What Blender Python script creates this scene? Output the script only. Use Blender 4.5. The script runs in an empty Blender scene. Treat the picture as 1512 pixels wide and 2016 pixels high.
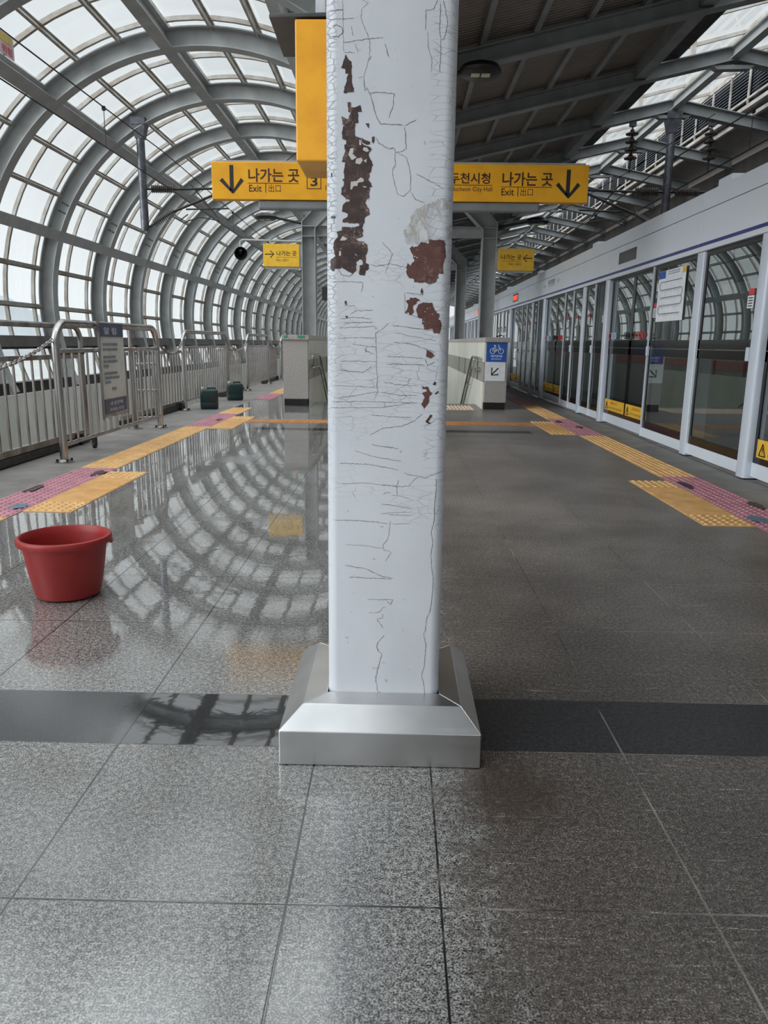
import bpy, bmesh, math, random
from math import sin, cos, pi, radians, sqrt
from mathutils import Vector, Matrix
from mathutils.geometry import tessellate_polygon
random.seed(7)
S = bpy.context.scene
COL = S.collection

# ---------------------------------------------------------------- camera
F_PX = 1480.0
def cam():
    c = bpy.data.cameras.new('camera'); o = bpy.data.objects.new('camera', c); COL.objects.link(o)
    c.sensor_fit = 'VERTICAL'; c.sensor_height = 24.0; c.lens = F_PX / 2016 * 24.0
    c.clip_start = 0.05; c.clip_end = 2000
    fw = Vector((783 - 756, 675 - 1008, F_PX)).normalized()
    t = -(fw.x + fw.y * 0.016) / fw.z
    r = Vector((1, 0.016, t)).normalized()
    up = fw.cross(r)
    if up.y > 0: up = -up
    # rows r/fw/up are world X/Y/Z written in camera (x right, y down, z forward)
    right = Vector((r.x, fw.x, up.x)); down = Vector((r.y, fw.y, up.y)); fwd = Vector((r.z, fw.z, up.z))
    R = Matrix((right, -down, -fwd)).transposed().to_4x4()
    o.matrix_world = Matrix.Translation((0, 0, 1.1)) @ R
    S.camera = o
cam()

# ---------------------------------------------------------------- light
SKY_LOW, SKY_HIGH = 0.86, 4.0
def world():
    w = bpy.data.worlds.new('overcast'); S.world = w; w.use_nodes = True
    nt = w.node_tree; nt.nodes.clear()
    out = nt.nodes.new('ShaderNodeOutputWorld'); bg = nt.nodes.new('ShaderNodeBackground')
    tc = nt.nodes.new('ShaderNodeTexCoord'); sp = nt.nodes.new('ShaderNodeSeparateXYZ')
    mr = nt.nodes.new('ShaderNodeMapRange'); mr.inputs[1].default_value = 0.52; mr.inputs[2].default_value = 1.0
    mr.inputs[3].default_value = SKY_LOW; mr.inputs[4].default_value = SKY_HIGH
    nz = nt.nodes.new('ShaderNodeTexNoise'); nz.inputs['Scale'].default_value = 3.0
    rp = nt.nodes.new('ShaderNodeValToRGB')
    rp.color_ramp.elements[0].color = (0.88, 0.94, 0.97, 1); rp.color_ramp.elements[1].color = (0.97, 0.99, 1, 1)
    L = nt.links.new
    L(tc.outputs['Generated'], sp.inputs[0]); L(sp.outputs[2], mr.inputs[0]); L(tc.outputs['Generated'], nz.inputs['Vector'])
    L(nz.outputs[0], rp.inputs[0]); L(rp.outputs[0], bg.inputs[0]); L(mr.outputs[0], bg.inputs[1]); L(bg.outputs[0], out.inputs[0])
world()
def sun():
    l = bpy.data.lights.new('sun', 'SUN'); l.energy = 4.7; l.angle = radians(50); l.color = (0.96, 0.98, 1)
    o = bpy.data.objects.new('sun', l); COL.objects.link(o); el, az = radians(25), radians(32)   # veiled sun, left of and a little behind the camera
    o.rotation_euler = Vector((-cos(el) * cos(az), -cos(el) * sin(az), sin(el))).to_track_quat('Z', 'Y').to_euler()
sun()
S.view_settings.view_transform = 'Standard'; S.view_settings.look = 'None'
S.view_settings.gamma = 1; S.view_settings.use_curve_mapping = False
S.view_settings.exposure = 0.0

# ---------------------------------------------------------------- material helpers
def L1(v):
    v /= 255.0
    return v / 12.92 if v <= 0.04045 else ((v + 0.055) / 1.055) ** 2.4
def C(r, g, b): return (L1(r), L1(g), L1(b), 1)
class NT:
    def __init__(s, name):
        s.m = bpy.data.materials.new(name); s.m.use_nodes = True; s.t = s.m.node_tree; s.t.nodes.clear()
        s.out = s.t.nodes.new('ShaderNodeOutputMaterial')
        s.tc = s.t.nodes.new('ShaderNodeTexCoord')
    def n(s, kind, **kw):
        nd = s.t.nodes.new('ShaderNode' + kind)
        for k, v in kw.items(): setattr(nd, k, v)
        return nd
    def put(s, sock, v):
        if hasattr(v, 'is_output') or isinstance(v, bpy.types.NodeSocket): s.t.links.new(v, sock)
        else: sock.default_value = v
    def math(s, op, a, b=None, c=None, clamp=False):
        nd = s.n('Math', operation=op, use_clamp=clamp); s.put(nd.inputs[0], a)
        if b is not None: s.put(nd.inputs[1], b)
        if c is not None: s.put(nd.inputs[2], c)
        return nd.outputs[0]
    def step(s, v, a, b, lo=0.0, hi=1.0):
        nd = s.n('MapRange'); nd.interpolation_type = 'SMOOTHSTEP'
        s.put(nd.inputs[0], v); nd.inputs[1].default_value = a; nd.inputs[2].default_value = b
        nd.inputs[3].default_value = lo; nd.inputs[4].default_value = hi
        return nd.outputs[0]
    def band(s, v, a, b, w):  # 1 inside a..b
        return s.math('MULTIPLY', s.step(v, a - w, a + w), s.step(v, b - w, b + w, 1, 0))
    def mapping(s, vec, scale, loc=(0, 0, 0)):
        nd = s.n('Mapping'); s.put(nd.inputs['Vector'], vec); nd.inputs['Scale'].default_value = scale; nd.inputs['Location'].default_value = loc
        return nd.outputs[0]
    def noise(s, vec, scale, detail=3, rough=0.55, dist=0.0):
        nd = s.n('TexNoise'); s.put(nd.inputs['Vector'], vec); nd.inputs['Scale'].default_value = scale
        nd.inputs['Detail'].default_value = detail; nd.inputs['Roughness'].default_value = rough; nd.inputs['Distortion'].default_value = dist
        return nd.outputs[0]
    def ramp(s, v, stops, interp='LINEAR'):
        nd = s.n('ValToRGB'); s.put(nd.inputs[0], v); e = nd.color_ramp.elements; nd.color_ramp.interpolation = interp
        e[0].position, e[0].color = stops[0]; e[1].position, e[1].color = stops[-1]
        for p, c in stops[1:-1]:
            x = e.new(p); x.color = c
        return nd.outputs[0]
    def mix(s, f, a, b, blend='MIX'):
        nd = s.n('Mix', data_type='RGBA', blend_type=blend); s.put(nd.inputs[0], f); s.put(nd.inputs[6], a); s.put(nd.inputs[7], b)
        return nd.outputs[2]
    def bump(s, h, strength, dist=0.002):
        nd = s.n('Bump'); s.put(nd.inputs['Height'], h); nd.inputs['Strength'].default_value = strength; nd.inputs['Distance'].default_value = dist
        return nd.outputs[0]
    def pbsdf(s, color, rough, metal=0.0, normal=None, **kw):
        nd = s.n('BsdfPrincipled'); s.put(nd.inputs['Base Color'], color); s.put(nd.inputs['Roughness'], rough); s.put(nd.inputs['Metallic'], metal)
        if normal is not None: s.put(nd.inputs['Normal'], normal)
        for k, v in kw.items(): s.put(nd.inputs[k], v)
        return nd.outputs[0]
    def fin(s, sh): s.t.links.new(sh, s.out.inputs[0]); return s.m
    @property
    def obj(s): return s.tc.outputs['Object']

MATS = {}
def pm(name, c1, c2=None, scale=8.0, rough=0.5, metal=0.0, bump=0.0, bscale=None, stretch=(1, 1, 1), **kw):
    """noise-varied material between two colours"""
    if name in MATS: return MATS[name]
    g = NT(name)
    c2 = c2 or tuple(min(1, x * 0.8) for x in c1[:3]) + (1,)
    v = g.mapping(g.obj, stretch)
    f = g.noise(v, scale, 4)
    col = g.mix(g.step(f, 0.3, 0.7), c1, c2)
    nm = None
    if bump: nm = g.bump(g.noise(v, bscale or scale * 6, 3), bump)
    r = g.math('ADD', rough, g.math('MULTIPLY', g.math('SUBTRACT', f, 0.5), 0.12))
    MATS[name] = g.fin(g.pbsdf(col, r, metal, nm, **kw)); return MATS[name]
def emis(name, c, s):
    g = NT(name); e = g.n('Emission'); e.inputs[0].default_value = c
    f = g.noise(g.obj, 60, 2); g.put(e.inputs[1], g.math('MULTIPLY_ADD', f, s * 0.4, s * 0.8))
    return g.fin(e.outputs[0])
def glass(name, tint, ior, dirt=0.0, low=0.0, dirtcol=(0.6, 0.6, 0.6, 1), rough=0.0, dirtscale=1.5, stretch=(1, 1, 1)):
    g = NT(name)
    tr = g.n('BsdfTransparent'); tr.inputs[0].default_value = tint
    gl = g.n('BsdfGlossy'); gl.inputs['Roughness'].default_value = rough; gl.inputs[0].default_value = (0.95, 1, 1, 1)
    lw = g.n('LayerWeight'); f0 = ((ior - 1) / (ior + 1)) ** 2
    fr = g.math('MULTIPLY_ADD', g.math('POWER', lw.outputs['Facing'], 5.0), 1 - f0, f0)
    mx = g.n('MixShader'); g.put(mx.inputs[0], fr); g.put(mx.inputs[1], tr.outputs[0]); g.put(mx.inputs[2], gl.outputs[0])
    sh = mx.outputs[0]
    if dirt:
        df = g.n('BsdfDiffuse'); df.inputs[0].default_value = dirtcol
        tl = g.n('BsdfTranslucent'); tl.inputs[0].default_value = dirtcol
        a = g.n('MixShader'); a.inputs[0].default_value = 0.6; g.put(a.inputs[1], df.outputs[0]); g.put(a.inputs[2], tl.outputs[0])
        f = g.step(g.noise(g.mapping(g.obj, stretch), dirtscale, 5, 0.65), 0.3, 0.75, dirt * 0.35, dirt)
        if low:  # grime on the low, steep part of the vault
            sz = g.n('SeparateXYZ'); g.put(sz.inputs[0], g.n('NewGeometry').outputs['Position'])
            zz = g.math('ADD', sz.outputs[2], g.math('MULTIPLY', g.noise(g.mapping(g.obj, (1, 2.2, 0.3)), 1.4, 4), 1.2))
            f = g.math('ADD', f, g.step(zz, 1.6, 4.6, low, 0.0), clamp=True)
        m2 = g.n('MixShader'); g.put(m2.inputs[0], f); g.put(m2.inputs[1], sh); g.put(m2.inputs[2], a.outputs[0]); sh = m2.outputs[0]
    return g.fin(sh)

# ---------------------------------------------------------------- mesh helpers
class B:
    def __init__(s): s.v = []; s.f = []
    def add(s, vs, fs):
        o = len(s.v); s.v += [tuple(p) for p in vs]; s.f += [tuple(i + o for i in f) for f in fs]; return s
    def box(s, x0, x1, y0, y1, z0, z1):
        return s.add([(x0, y0, z0), (x1, y0, z0), (x1, y1, z0), (x0, y1, z0), (x0, y0, z1), (x1, y0, z1), (x1, y1, z1), (x0, y1, z1)],
                     [(3, 2, 1, 0), (4, 5, 6, 7), (0, 1, 5, 4), (1, 2, 6, 5), (2, 3, 7, 6), (3, 0, 4, 7)])
    def hexa(s, a, b):  # two quads joined
        return s.add(list(a) + list(b), [(3, 2, 1, 0), (4, 5, 6, 7), (0, 1, 5, 4), (1, 2, 6, 5), (2, 3, 7, 6), (3, 0, 4, 7)])
    def beam(s, p, q, w, h, up=(0, 0, 1)):
        p = Vector(p); q = Vector(q); d = (q - p).normalized(); u = Vector(up)
        if abs(d.dot(u)) > 0.99: u = Vector((0, 1, 0))
        r = d.cross(u).normalized() * w / 2; u = r.cross(d).normalized() * h / 2
        return s.hexa([p - r - u, p + r - u, p + r + u, p - r + u], [q - r - u, q + r - u, q + r + u, q - r + u])
    def tube(s, pts, r, n=8, cap=True):
        P = [Vector(p) for p in pts]; rr = r if isinstance(r, (list, tuple)) else [r] * len(P)
        o = len(s.v); ref = None
        for i, p in enumerate(P):
            d = (P[min(i + 1, len(P) - 1)] - P[max(i - 1, 0)]).normalized()
            if ref is None:
                ref = Vector((0, 0, 1)) if abs(d.z) < 0.9 else Vector((1, 0, 0))
            a = (ref - d * ref.dot(d)).normalized(); b = d.cross(a); ref = a
            for k in range(n):
                t = 2 * pi * k / n; s.v.append(tuple(p + (a * cos(t) + b * sin(t)) * rr[i]))
        for i in range(len(P) - 1):
            for k in range(n):
                a0 = o + i * n + k; a1 = o + i * n + (k + 1) % n
                s.f.append((a0, a1, a1 + n, a0 + n))
        if cap:
            s.f.append(tuple(o + k for k in reversed(range(n)))); s.f.append(tuple(o + (len(P) - 1) * n + k for k in range(n)))
        return s
    def lathe(s, prof, c=(0, 0, 0), n=32, axis=(0, 0, 1), cap=False):
        ax = Vector(axis).normalized(); a = Vector((1, 0, 0)) if abs(ax.x) < 0.9 else Vector((0, 1, 0))
        a = (a - ax * a.dot(ax)).normalized(); b = ax.cross(a); c = Vector(c); o = len(s.v)
        for r, h in prof:
            for k in range(n):
                t = 2 * pi * k / n; s.v.append(tuple(c + ax * h + (a * cos(t) + b * sin(t)) * r))
        for i in range(len(prof) - 1):
            for k in range(n):
                p = o + i * n + k; q = o + i * n + (k + 1) % n; s.f.append((p, q, q + n, p + n))
        if cap:
            s.f.append(tuple(o + k for k in reversed(range(n)))); s.f.append(tuple(o + (len(prof) - 1) * n + k for k in range(n)))
        return s
    def prism(s, poly, f0, f1):
        """poly: 2D list; f0/f1 map (a,b)->3D"""
        n = len(poly)
        return s.add([f0(*p) for p in poly] + [f1(*p) for p in poly],
                     [tuple(reversed(range(n))), tuple(range(n, 2 * n))] + [(i, (i + 1) % n, (i + 1) % n + n, i + n) for i in range(n)])
    def quad(s, a, b, c, d): return s.add([a, b, c, d], [(0, 1, 2, 3)])
    def build(s, name, mat, parent=None, smooth=False, bevel=0.0, seg=2, local=False, origin=None):
        off = Vector((0, 0, 0))
        if parent is not None and not local:
            p = parent
            while p is not None: off = off + p.location; p = p.parent
        if origin is not None: off = Vector(origin)
        me = bpy.data.meshes.new(name); me.from_pydata([tuple(Vector(v) - off) for v in s.v], [], s.f)
        bm = bmesh.new(); bm.from_mesh(me)
        bmesh.ops.recalc_face_normals(bm, faces=bm.faces); bm.to_mesh(me); bm.free()
        me.materials.append(mat)
        if smooth:
            me.polygons.foreach_set('use_smooth', [True] * len(me.polygons))
        o = bpy.data.objects.new(name, me); COL.objects.link(o)
        if smooth:
            try: me.set_sharp_from_angle(angle=radians(40))
            except Exception: pass
        if bevel:
            m = o.modifiers.new('bevel', 'BEVEL'); m.width = bevel; m.segments = seg; m.limit_method = 'ANGLE'; m.angle_limit = radians(40)
        if parent is not None: o.parent = parent
        elif origin is not None: o.location = origin
        return o
def tag(o, label, cat, group=None, kind=None):
    o['label'] = label; o['category'] = cat
    if group: o['group'] = group
    if kind: o['kind'] = kind
    return o
def thing(name, label, cat, loc, group=None, rz=0.0):
    o = bpy.data.objects.new(name, None); COL.objects.link(o); o.location = loc; o.rotation_euler = (0, 0, rz)
    o.empty_display_size = 0.1
    return tag(o, label, cat, group)
def struct(o): o['kind'] = 'structure'; return o
def dup(root, loc, label, group=None):
    r = root.copy(); COL.objects.link(r); r.location = loc; r['label'] = label
    if group: r['group'] = group
    for ch in list(root.children):
        c = ch.copy(); COL.objects.link(c); c.parent = r
        for gch in list(ch.children):
            d = gch.copy(); COL.objects.link(d); d.parent = c
    return r
ORD = ['nearest', 'second', 'third', 'fourth', 'fifth', 'sixth', 'seventh', 'eighth', 'ninth', 'tenth', 'eleventh', 'twelfth',
       'thirteenth', 'fourteenth', 'fifteenth', 'sixteenth', 'seventeenth', 'eighteenth', 'nineteenth', 'twentieth',
       'twenty first', 'twenty second', 'twenty third', 'twenty fourth', 'twenty fifth', 'twenty sixth', 'twenty seventh', 'twenty eighth']
_fc = bpy.data.curves.new('lettering', 'FONT'); _fo = bpy.data.objects.new('lettering', _fc); COL.objects.link(_fo)
def text(body, org, u, v, height, mat, parent, name='lettering', width=None, bold=0.0, align='LEFT', lift=0.0012):
    """flat lettering: org = baseline point, u/v = unit axes, height = size of glyph box"""
    _fc.body = body; _fc.offset = bold; _fc.size = 1.0; _fc.align_x = 'LEFT'; _fc.resolution_u = 4
    dg = bpy.context.evaluated_depsgraph_get(); dg.update()
    me = bpy.data.meshes.new_from_object(_fo.evaluated_get(dg)); me.name = name
    xs = [p.co.x for p in me.vertices]
    if not xs: return None
    x0, x1 = min(xs), max(xs); sx = height if width is None else width / (x1 - x0)
    u = Vector(u); v = Vector(v); n = u.cross(v); sh = x0 if align == 'LEFT' else ((x0 + x1) / 2 if align == 'CENTER' else x1)
    off = Vector((0, 0, 0)); p = parent
    while p is not None: off = off + p.location; p = p.parent
    for q in me.vertices:
        q.co = Vector(org) + u * ((q.co.x - sh) * sx) + v * (q.co.y * height) + n * lift - off
    me.materials.clear(); me.materials.append(mat)
    o = bpy.data.objects.new(name, me); COL.objects.link(o); o.parent = parent
    return o
# ---------------------------------------------------------------- materials
M = {}
M['steel_grey'] = pm('painted_steel', C(168, 170, 170), C(150, 152, 151), 3, 0.45, bump=0.08)
M['mullion'] = pm('mullion_alu', C(140, 138, 134), C(112, 104, 97), 5, 0.45)
M['mull_gal'] = pm('weathered_alu', C(172, 170, 166), C(142, 132, 120), 4, 0.5)
M['roof_steel'] = pm('roof_steel', C(130, 134, 136), C(114, 117, 117), 3, 0.5, bump=0.05)
M['stainless'] = pm('stainless', C(190, 188, 186), C(150, 146, 143), 3, 0.26, 1.0, stretch=(1, 1, 0.15))
M['stainless_worn'] = pm('stainless_worn', C(180, 176, 172), C(128, 120, 116), 6, 0.34, 1.0, stretch=(1, 1, 0.3))
M['dark_steel'] = pm('dark_steel', C(58, 56, 55), C(40, 38, 37), 8, 0.5, 0.3)
M['black'] = pm('black_plastic', C(24, 24, 26), C(16, 16, 18), 10, 0.4)
M['rubber'] = pm('rubber', C(30, 29, 29), C(20, 20, 20), 20, 0.7)
M['yellow'] = pm('sign_yellow', C(240, 172, 20), C(226, 158, 18), 4, 0.42)
M['ink'] = pm('sign_ink', C(38, 32, 34), C(30, 26, 28), 20, 0.5)
M['brown_ink'] = pm('sign_brown_ink', C(78, 40, 26), C(66, 34, 22), 20, 0.5)
M['box_yellow'] = pm('box_yellow', C(242, 172, 38), C(224, 152, 28), 7, 0.4, bump=0.12, bscale=40)
M['cap_metal'] = pm('cap_metal', C(96, 94, 94), C(72, 70, 70), 5, 0.45, 0.4)
M['psd_paint'] = pm('psd_paint', C(228, 233, 241), C(222, 228, 236), 1, 0.3, 0.1)
M['psd_post'] = pm('psd_post', C(208, 215, 226), C(204, 211, 222), 2, 0.3, 0.1)
M['psd_black'] = pm('psd_black', C(14, 14, 15), C(10, 10, 11), 6, 0.14)
M['stripe_blue'] = pm('stripe_blue', C(62, 64, 132), C(54, 56, 120), 6, 0.4)
M['white'] = pm('white_paper', C(232, 235, 240), C(220, 223, 228), 10, 0.5)
M['red'] = pm('label_red', C(214, 70, 78), C(200, 60, 66), 10, 0.5)
M['pale_blue'] = pm('pale_blue', C(176, 204, 212), C(160, 190, 200), 10, 0.4)
M['sticker_yellow'] = pm('sticker_yellow', C(240, 190, 58), C(228, 176, 48), 10, 0.45)
M['red_ink'] = pm('red_ink', C(206, 64, 30), C(190, 54, 26), 20, 0.5)
M['grey_ink'] = pm('grey_ink', C(112, 116, 128), C(100, 104, 116), 20, 0.5)
M['sign_blue'] = pm('sign_blue', C(28, 84, 168), C(24, 74, 152), 8, 0.4)
M['sign_white'] = pm('sign_white', C(222, 224, 226), C(208, 210, 212), 8, 0.4)
M['concrete'] = pm('concrete_wall', C(226, 226, 220), C(198, 196, 186), 1.6, 0.8, bump=0.2, bscale=20, stretch=(1, 1, 0.4))
M['wall_dark'] = pm('dark_wall', C(176, 176, 172), C(150, 150, 146), 1.5, 0.8, bump=0.2)
M['band_red'] = pm('red_band', C(210, 52, 46), C(190, 44, 40), 2, 0.5)
M['ballast'] = pm('ballast', C(84, 80, 76), C(50, 48, 46), 30, 0.9, bump=0.8, bscale=22)
M['rail'] = pm('rail_steel', C(120, 104, 94), C(90, 74, 62), 8, 0.4, 0.8)
M['cream'] = pm('cream_panel', C(214, 213, 202), C(202, 201, 190), 1.2, 0.5)
M['plinth'] = pm('black_plinth', C(22, 21, 21), C(14, 14, 14), 10, 0.25)
M['tac_yellow'] = pm('tactile_yellow', C(222, 180, 122), C(204, 156, 96), 6, 0.42)
M['tac_orange'] = pm('tactile_orange', C(196, 138, 86), C(174, 118, 70), 6, 0.45)
M['tac_pink'] = pm('tactile_pink', C(188, 130, 142), C(164, 110, 122), 6, 0.45)
M['tac_dark'] = pm('tactile_dark', C(206, 138, 40), C(190, 122, 34), 6, 0.42)
M['tac_pale'] = pm('tactile_pale', C(214, 190, 172), C(196, 168, 148), 6, 0.5)
M['tape_black'] = pm('black_tape', C(52, 46, 50), C(36, 32, 36), 30, 0.5)
M['tape_blue'] = pm('blue_backing', C(96, 128, 146), C(70, 96, 112), 30, 0.5)
M['bucket_red'] = pm('bucket_red', C(146, 27, 23), C(132, 23, 20), 5, 0.45, bump=0.05)
M['jerry'] = pm('jerry_green', C(26, 52, 50), C(18, 38, 38), 5, 0.34)
M['lens'] = pm('lamp_lens', C(206, 206, 170), C(190, 190, 150), 30, 0.2)
M['zinc'] = pm('galvanised', C(112, 114, 120), C(78, 80, 86), 9, 0.45, 0.7)
M['insul'] = pm('insulator', C(92, 84, 80), C(66, 58, 56), 10, 0.35)
M['insul_dark'] = pm('insulator_dark', C(54, 46, 44), C(38, 32, 32), 10, 0.3)
M['wire'] = pm('wire', C(44, 44, 46), C(34, 34, 36), 10, 0.5, 0.5)
M['banner'] = pm('banner_sheet', C(188, 186, 180), C(170, 168, 160), 4, 0.3)
M['navy'] = pm('banner_navy', C(58, 62, 92), C(44, 48, 76), 6, 0.35)
M['tile_grey'] = pm('tile_band', C(152, 150, 144), C(138, 136, 130), 4, 0.5)
M['hill'] = pm('hill_green', C(92, 108, 118), C(80, 96, 106), 0.05, 0.9)
M['ground_far'] = pm('ground_far', C(140, 142, 140), C(120, 124, 120), 0.05, 0.9)
M['conc_edge'] = pm('edge_concrete', C(128, 124, 120), C(108, 104, 101), 3, 0.55, bump=0.25, bscale=90)
M['led'] = emis('led_red', (1.0, 0.06, 0.03, 1), 3.0)
M['white_paint2'] = pm('white_paint_plain', C(206, 208, 212), C(192, 194, 198), 5, 0.4)
M['islet'] = pm('paint_flake', C(208, 204, 198), C(192, 188, 184), 12, 0.5, bump=0.1)
M['green_tape'] = pm('green_tape', C(56, 150, 128), C(44, 128, 108), 20, 0.5)
M['roof_glass'] = glass('vault_glass', (0.93, 0.96, 0.97, 1), 1.25, 0.08, 0.42, (0.84, 0.87, 0.88, 1), 0.05, 1.2, (1, 1, 0.22))
M['sky_glass'] = glass('skylight_glass', (0.96, 0.98, 0.99, 1), 1.12, 0.02)
M['psd_glass'] = glass('psd_glass', (0.56, 0.60, 0.59, 1), 2.3)

def mat_granite():
    g = NT('wet_granite')
    sx = g.n('SeparateXYZ'); g.put(sx.inputs[0], g.obj); x, y = sx.outputs[0], sx.outputs[1]
    sp = g.noise(g.obj, 250, 3, 0.7)
    sp2 = g.noise(g.mapping(g.obj, (1, 1, 1), (3.1, 7.7, 0)), 75, 3, 0.6)
    f = g.math('ADD', g.math('MULTIPLY', sp, 0.7), g.math('MULTIPLY', sp2, 0.3))
    grey = g.ramp(f, [(0.38, C(18, 18, 18)), (0.45, C(78, 77, 76)), (0.51, C(134, 132, 129)), (0.60, C(186, 184, 180))])
    brown = g.ramp(f, [(0.36, C(40, 37, 34)), (0.45, C(74, 69, 65)), (0.53, C(98, 92, 88)), (0.64, C(158, 151, 144))])  # same stone, with the dark roof's reflection put into the right half's colour
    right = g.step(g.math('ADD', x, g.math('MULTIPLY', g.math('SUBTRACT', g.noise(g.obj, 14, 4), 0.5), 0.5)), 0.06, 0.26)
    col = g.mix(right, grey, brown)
    lg = g.noise(g.obj, 1.1, 4, 0.6)
    col = g.mix(0.55, col, g.mix(g.step(lg, 0.3, 0.7), C(150, 148, 146), C(255, 255, 255)), 'MULTIPLY')
    far_light = g.math('MULTIPLY', right, g.step(g.math('ADD', y, g.math('MULTIPLY', lg, 3.0)), 3.2, 7.5))  # far right stone: dry look and stronger light put into the colour
    col = g.mix(far_light, col, g.mix(1.0, col, (1.9, 1.88, 1.86, 1), 'MULTIPLY'))
    # pale tool marks that run across the platform on the right half
    st = g.noise(g.mapping(g.obj, (5, 75, 1)), 1.0, 4, 0.7)
    col = g.mix(g.math('MULTIPLY', g.math('MULTIPLY', g.step(st, 0.60, 0.70), g.step(sp, 0.42, 0.6)), g.math('MULTIPLY', right, 0.85)), col, C(190, 184, 177))
    # brown drip stains in front of the pillar
    dx = g.math('MULTIPLY', g.math('SUBTRACT', x, 0.30), 5.5); dy = g.math('MULTIPLY', g.math('SUBTRACT', y, 1.70), 4.5)
    dd = g.math('SQRT', g.math('ADD', g.math('POWER', dx, 2.0), g.math('POWER', dy, 2.0)))
    dd = g.math('ADD', dd, g.math('MULTIPLY', g.math('SUBTRACT', g.noise(g.obj, 22, 3), 0.5), 1.6))
    col = g.mix(g.math('MULTIPLY', g.step(dd, 0.25, 0.95, 1, 0), 0.6), col, C(58, 46, 38))
    # black granite bands
    strip = g.math('MAXIMUM', g.band(y, 1.893, 2.203, 0.001), g.math('MULTIPLY', g.band(y, 9.53, 9.80, 0.002), g.band(x, -1.85, 1.73, 0.002)))
    blk = g.ramp(f, [(0.40, C(22, 22, 24)), (0.5, C(40, 41, 43)), (0.66, C(74, 75, 77))])
    col = g.mix(strip, col, blk)
    # joints
    j = None
    for xs in (-1.862, -1.309, -0.760, -0.205, 0.105, 0.640, 1.197, 1.737, 2.284):
        d = g.math('ABSOLUTE', g.math('SUBTRACT', x, xs)); j = d if j is None else g.math('MINIMUM', j, d)
    ya = g.math('ABSOLUTE', g.math('SUBTRACT', g.math('FRACT', g.math('ADD', g.math('MULTIPLY', g.math('SUBTRACT', 1.893, y), 1 / 0.6), 0.5)), 0.5))
    yb = g.math('ABSOLUTE', g.math('SUBTRACT', g.math('FRACT', g.math('ADD', g.math('MULTIPLY', g.math('SUBTRACT', y, 2.203), 1 / 0.61), 0.5)), 0.5))
    near = g.math('LESS_THAN', y, 2.05)
    yj = g.math('MULTIPLY', g.math('ADD', g.math('MULTIPLY', ya, near), g.math('MULTIPLY', yb, g.math('SUBTRACT', 1.0, near))), 0.6)
    yj = g.math('ADD', yj, g.math('MULTIPLY', strip, 1.0))
    j = g.math('MINIMUM', j, yj)
    jm = g.step(j, 0.0016, 0.0034, 1, 0)
    jm = g.math('MULTIPLY', jm, g.math('SUBTRACT', 1.0, g.math('MULTIPLY', right, g.step(g.noise(g.obj, 3, 2), 0.4, 0.6, 0.35, 0.75))))
    col = g.mix(jm, col, g.mix(g.math('MULTIPLY', right, g.step(g.noise(g.obj, 2.2, 2), 0.42, 0.58)), C(34, 32, 30), C(150, 146, 140)))
    # water film on the left: mirror patches with ripples
    wn = g.noise(g.obj, 1.0, 4, 0.6, 0.4)
    left = g.step(g.math('ADD', x, g.math('MULTIPLY', g.math('SUBTRACT', wn, 0.5), 0.8)), -0.12, 0.12, 1, 0)
    far = g.step(y, 2.0, 3.0)
    wet = g.math('MULTIPLY', left, g.math('MAXIMUM', g.math('MULTIPLY', far, g.step(wn, 0.26, 0.44)), g.math('MULTIPLY', strip, g.band(x, -0.82, -0.2, 0.10))))
    wet = g.math('MULTIPLY', wet, g.step(y, 11.0, 13.5, 1, 0.55))
    rr = g.math('ADD', 0.10, g.math('MULTIPLY', g.math('SUBTRACT', f, 0.5), 0.1))
    rr = g.math('ADD', rr, g.math('MULTIPLY', right, 0.25))
    rough = g.math('MAXIMUM', g.math('ADD', g.math('MULTIPLY', rr, g.math('SUBTRACT', 1.0, wet)), g.math('MULTIPLY', wet, 0.035)), 0.02)
    rip = g.noise(g.obj, 7, 3, 0.5, 0.6)
    h = g.math('ADD', g.math('MULTIPLY', rip, g.math('MULTIPLY', wet, 0.22)), g.math('MULTIPLY', sp, g.math('MULTIPLY', g.math('SUBTRACT', 1.0, wet), g.math('ADD', 0.10, g.math('MULTIPLY', right, 0.12)))))
    h = g.math('SUBTRACT', h, g.math('MULTIPLY', jm, 0.5))
    nm = g.bump(h, 0.35, 0.004)
    return g.fin(g.pbsdf(col, rough, 0.0, nm, **{'IOR': g.math('ADD', 1.5, g.math('MULTIPLY', left, 0.6)), 'Specular IOR Level': g.math('ADD', 0.42, g.math('MULTIPLY', left, 0.42))}))
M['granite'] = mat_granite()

def mat_speckle(name, a, b, c, rough=0.35, scale=160):
    g = NT(name); f = g.noise(g.obj, scale, 4, 0.7)
    col = g.ramp(f, [(0.38, a), (0.5, b), (0.62, c)])
    return g.fin(g.pbsdf(col, rough, 0, g.bump(f, 0.05)))
M['granite_wall'] = mat_speckle('granite_wall', C(108, 102, 100), C(160, 154, 150), C(188, 183, 178), 0.4, 90)
M['granite_dark'] = mat_speckle('granite_side', C(92, 88, 86), C(128, 124, 120), C(150, 146, 142), 0.4, 90)

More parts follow.
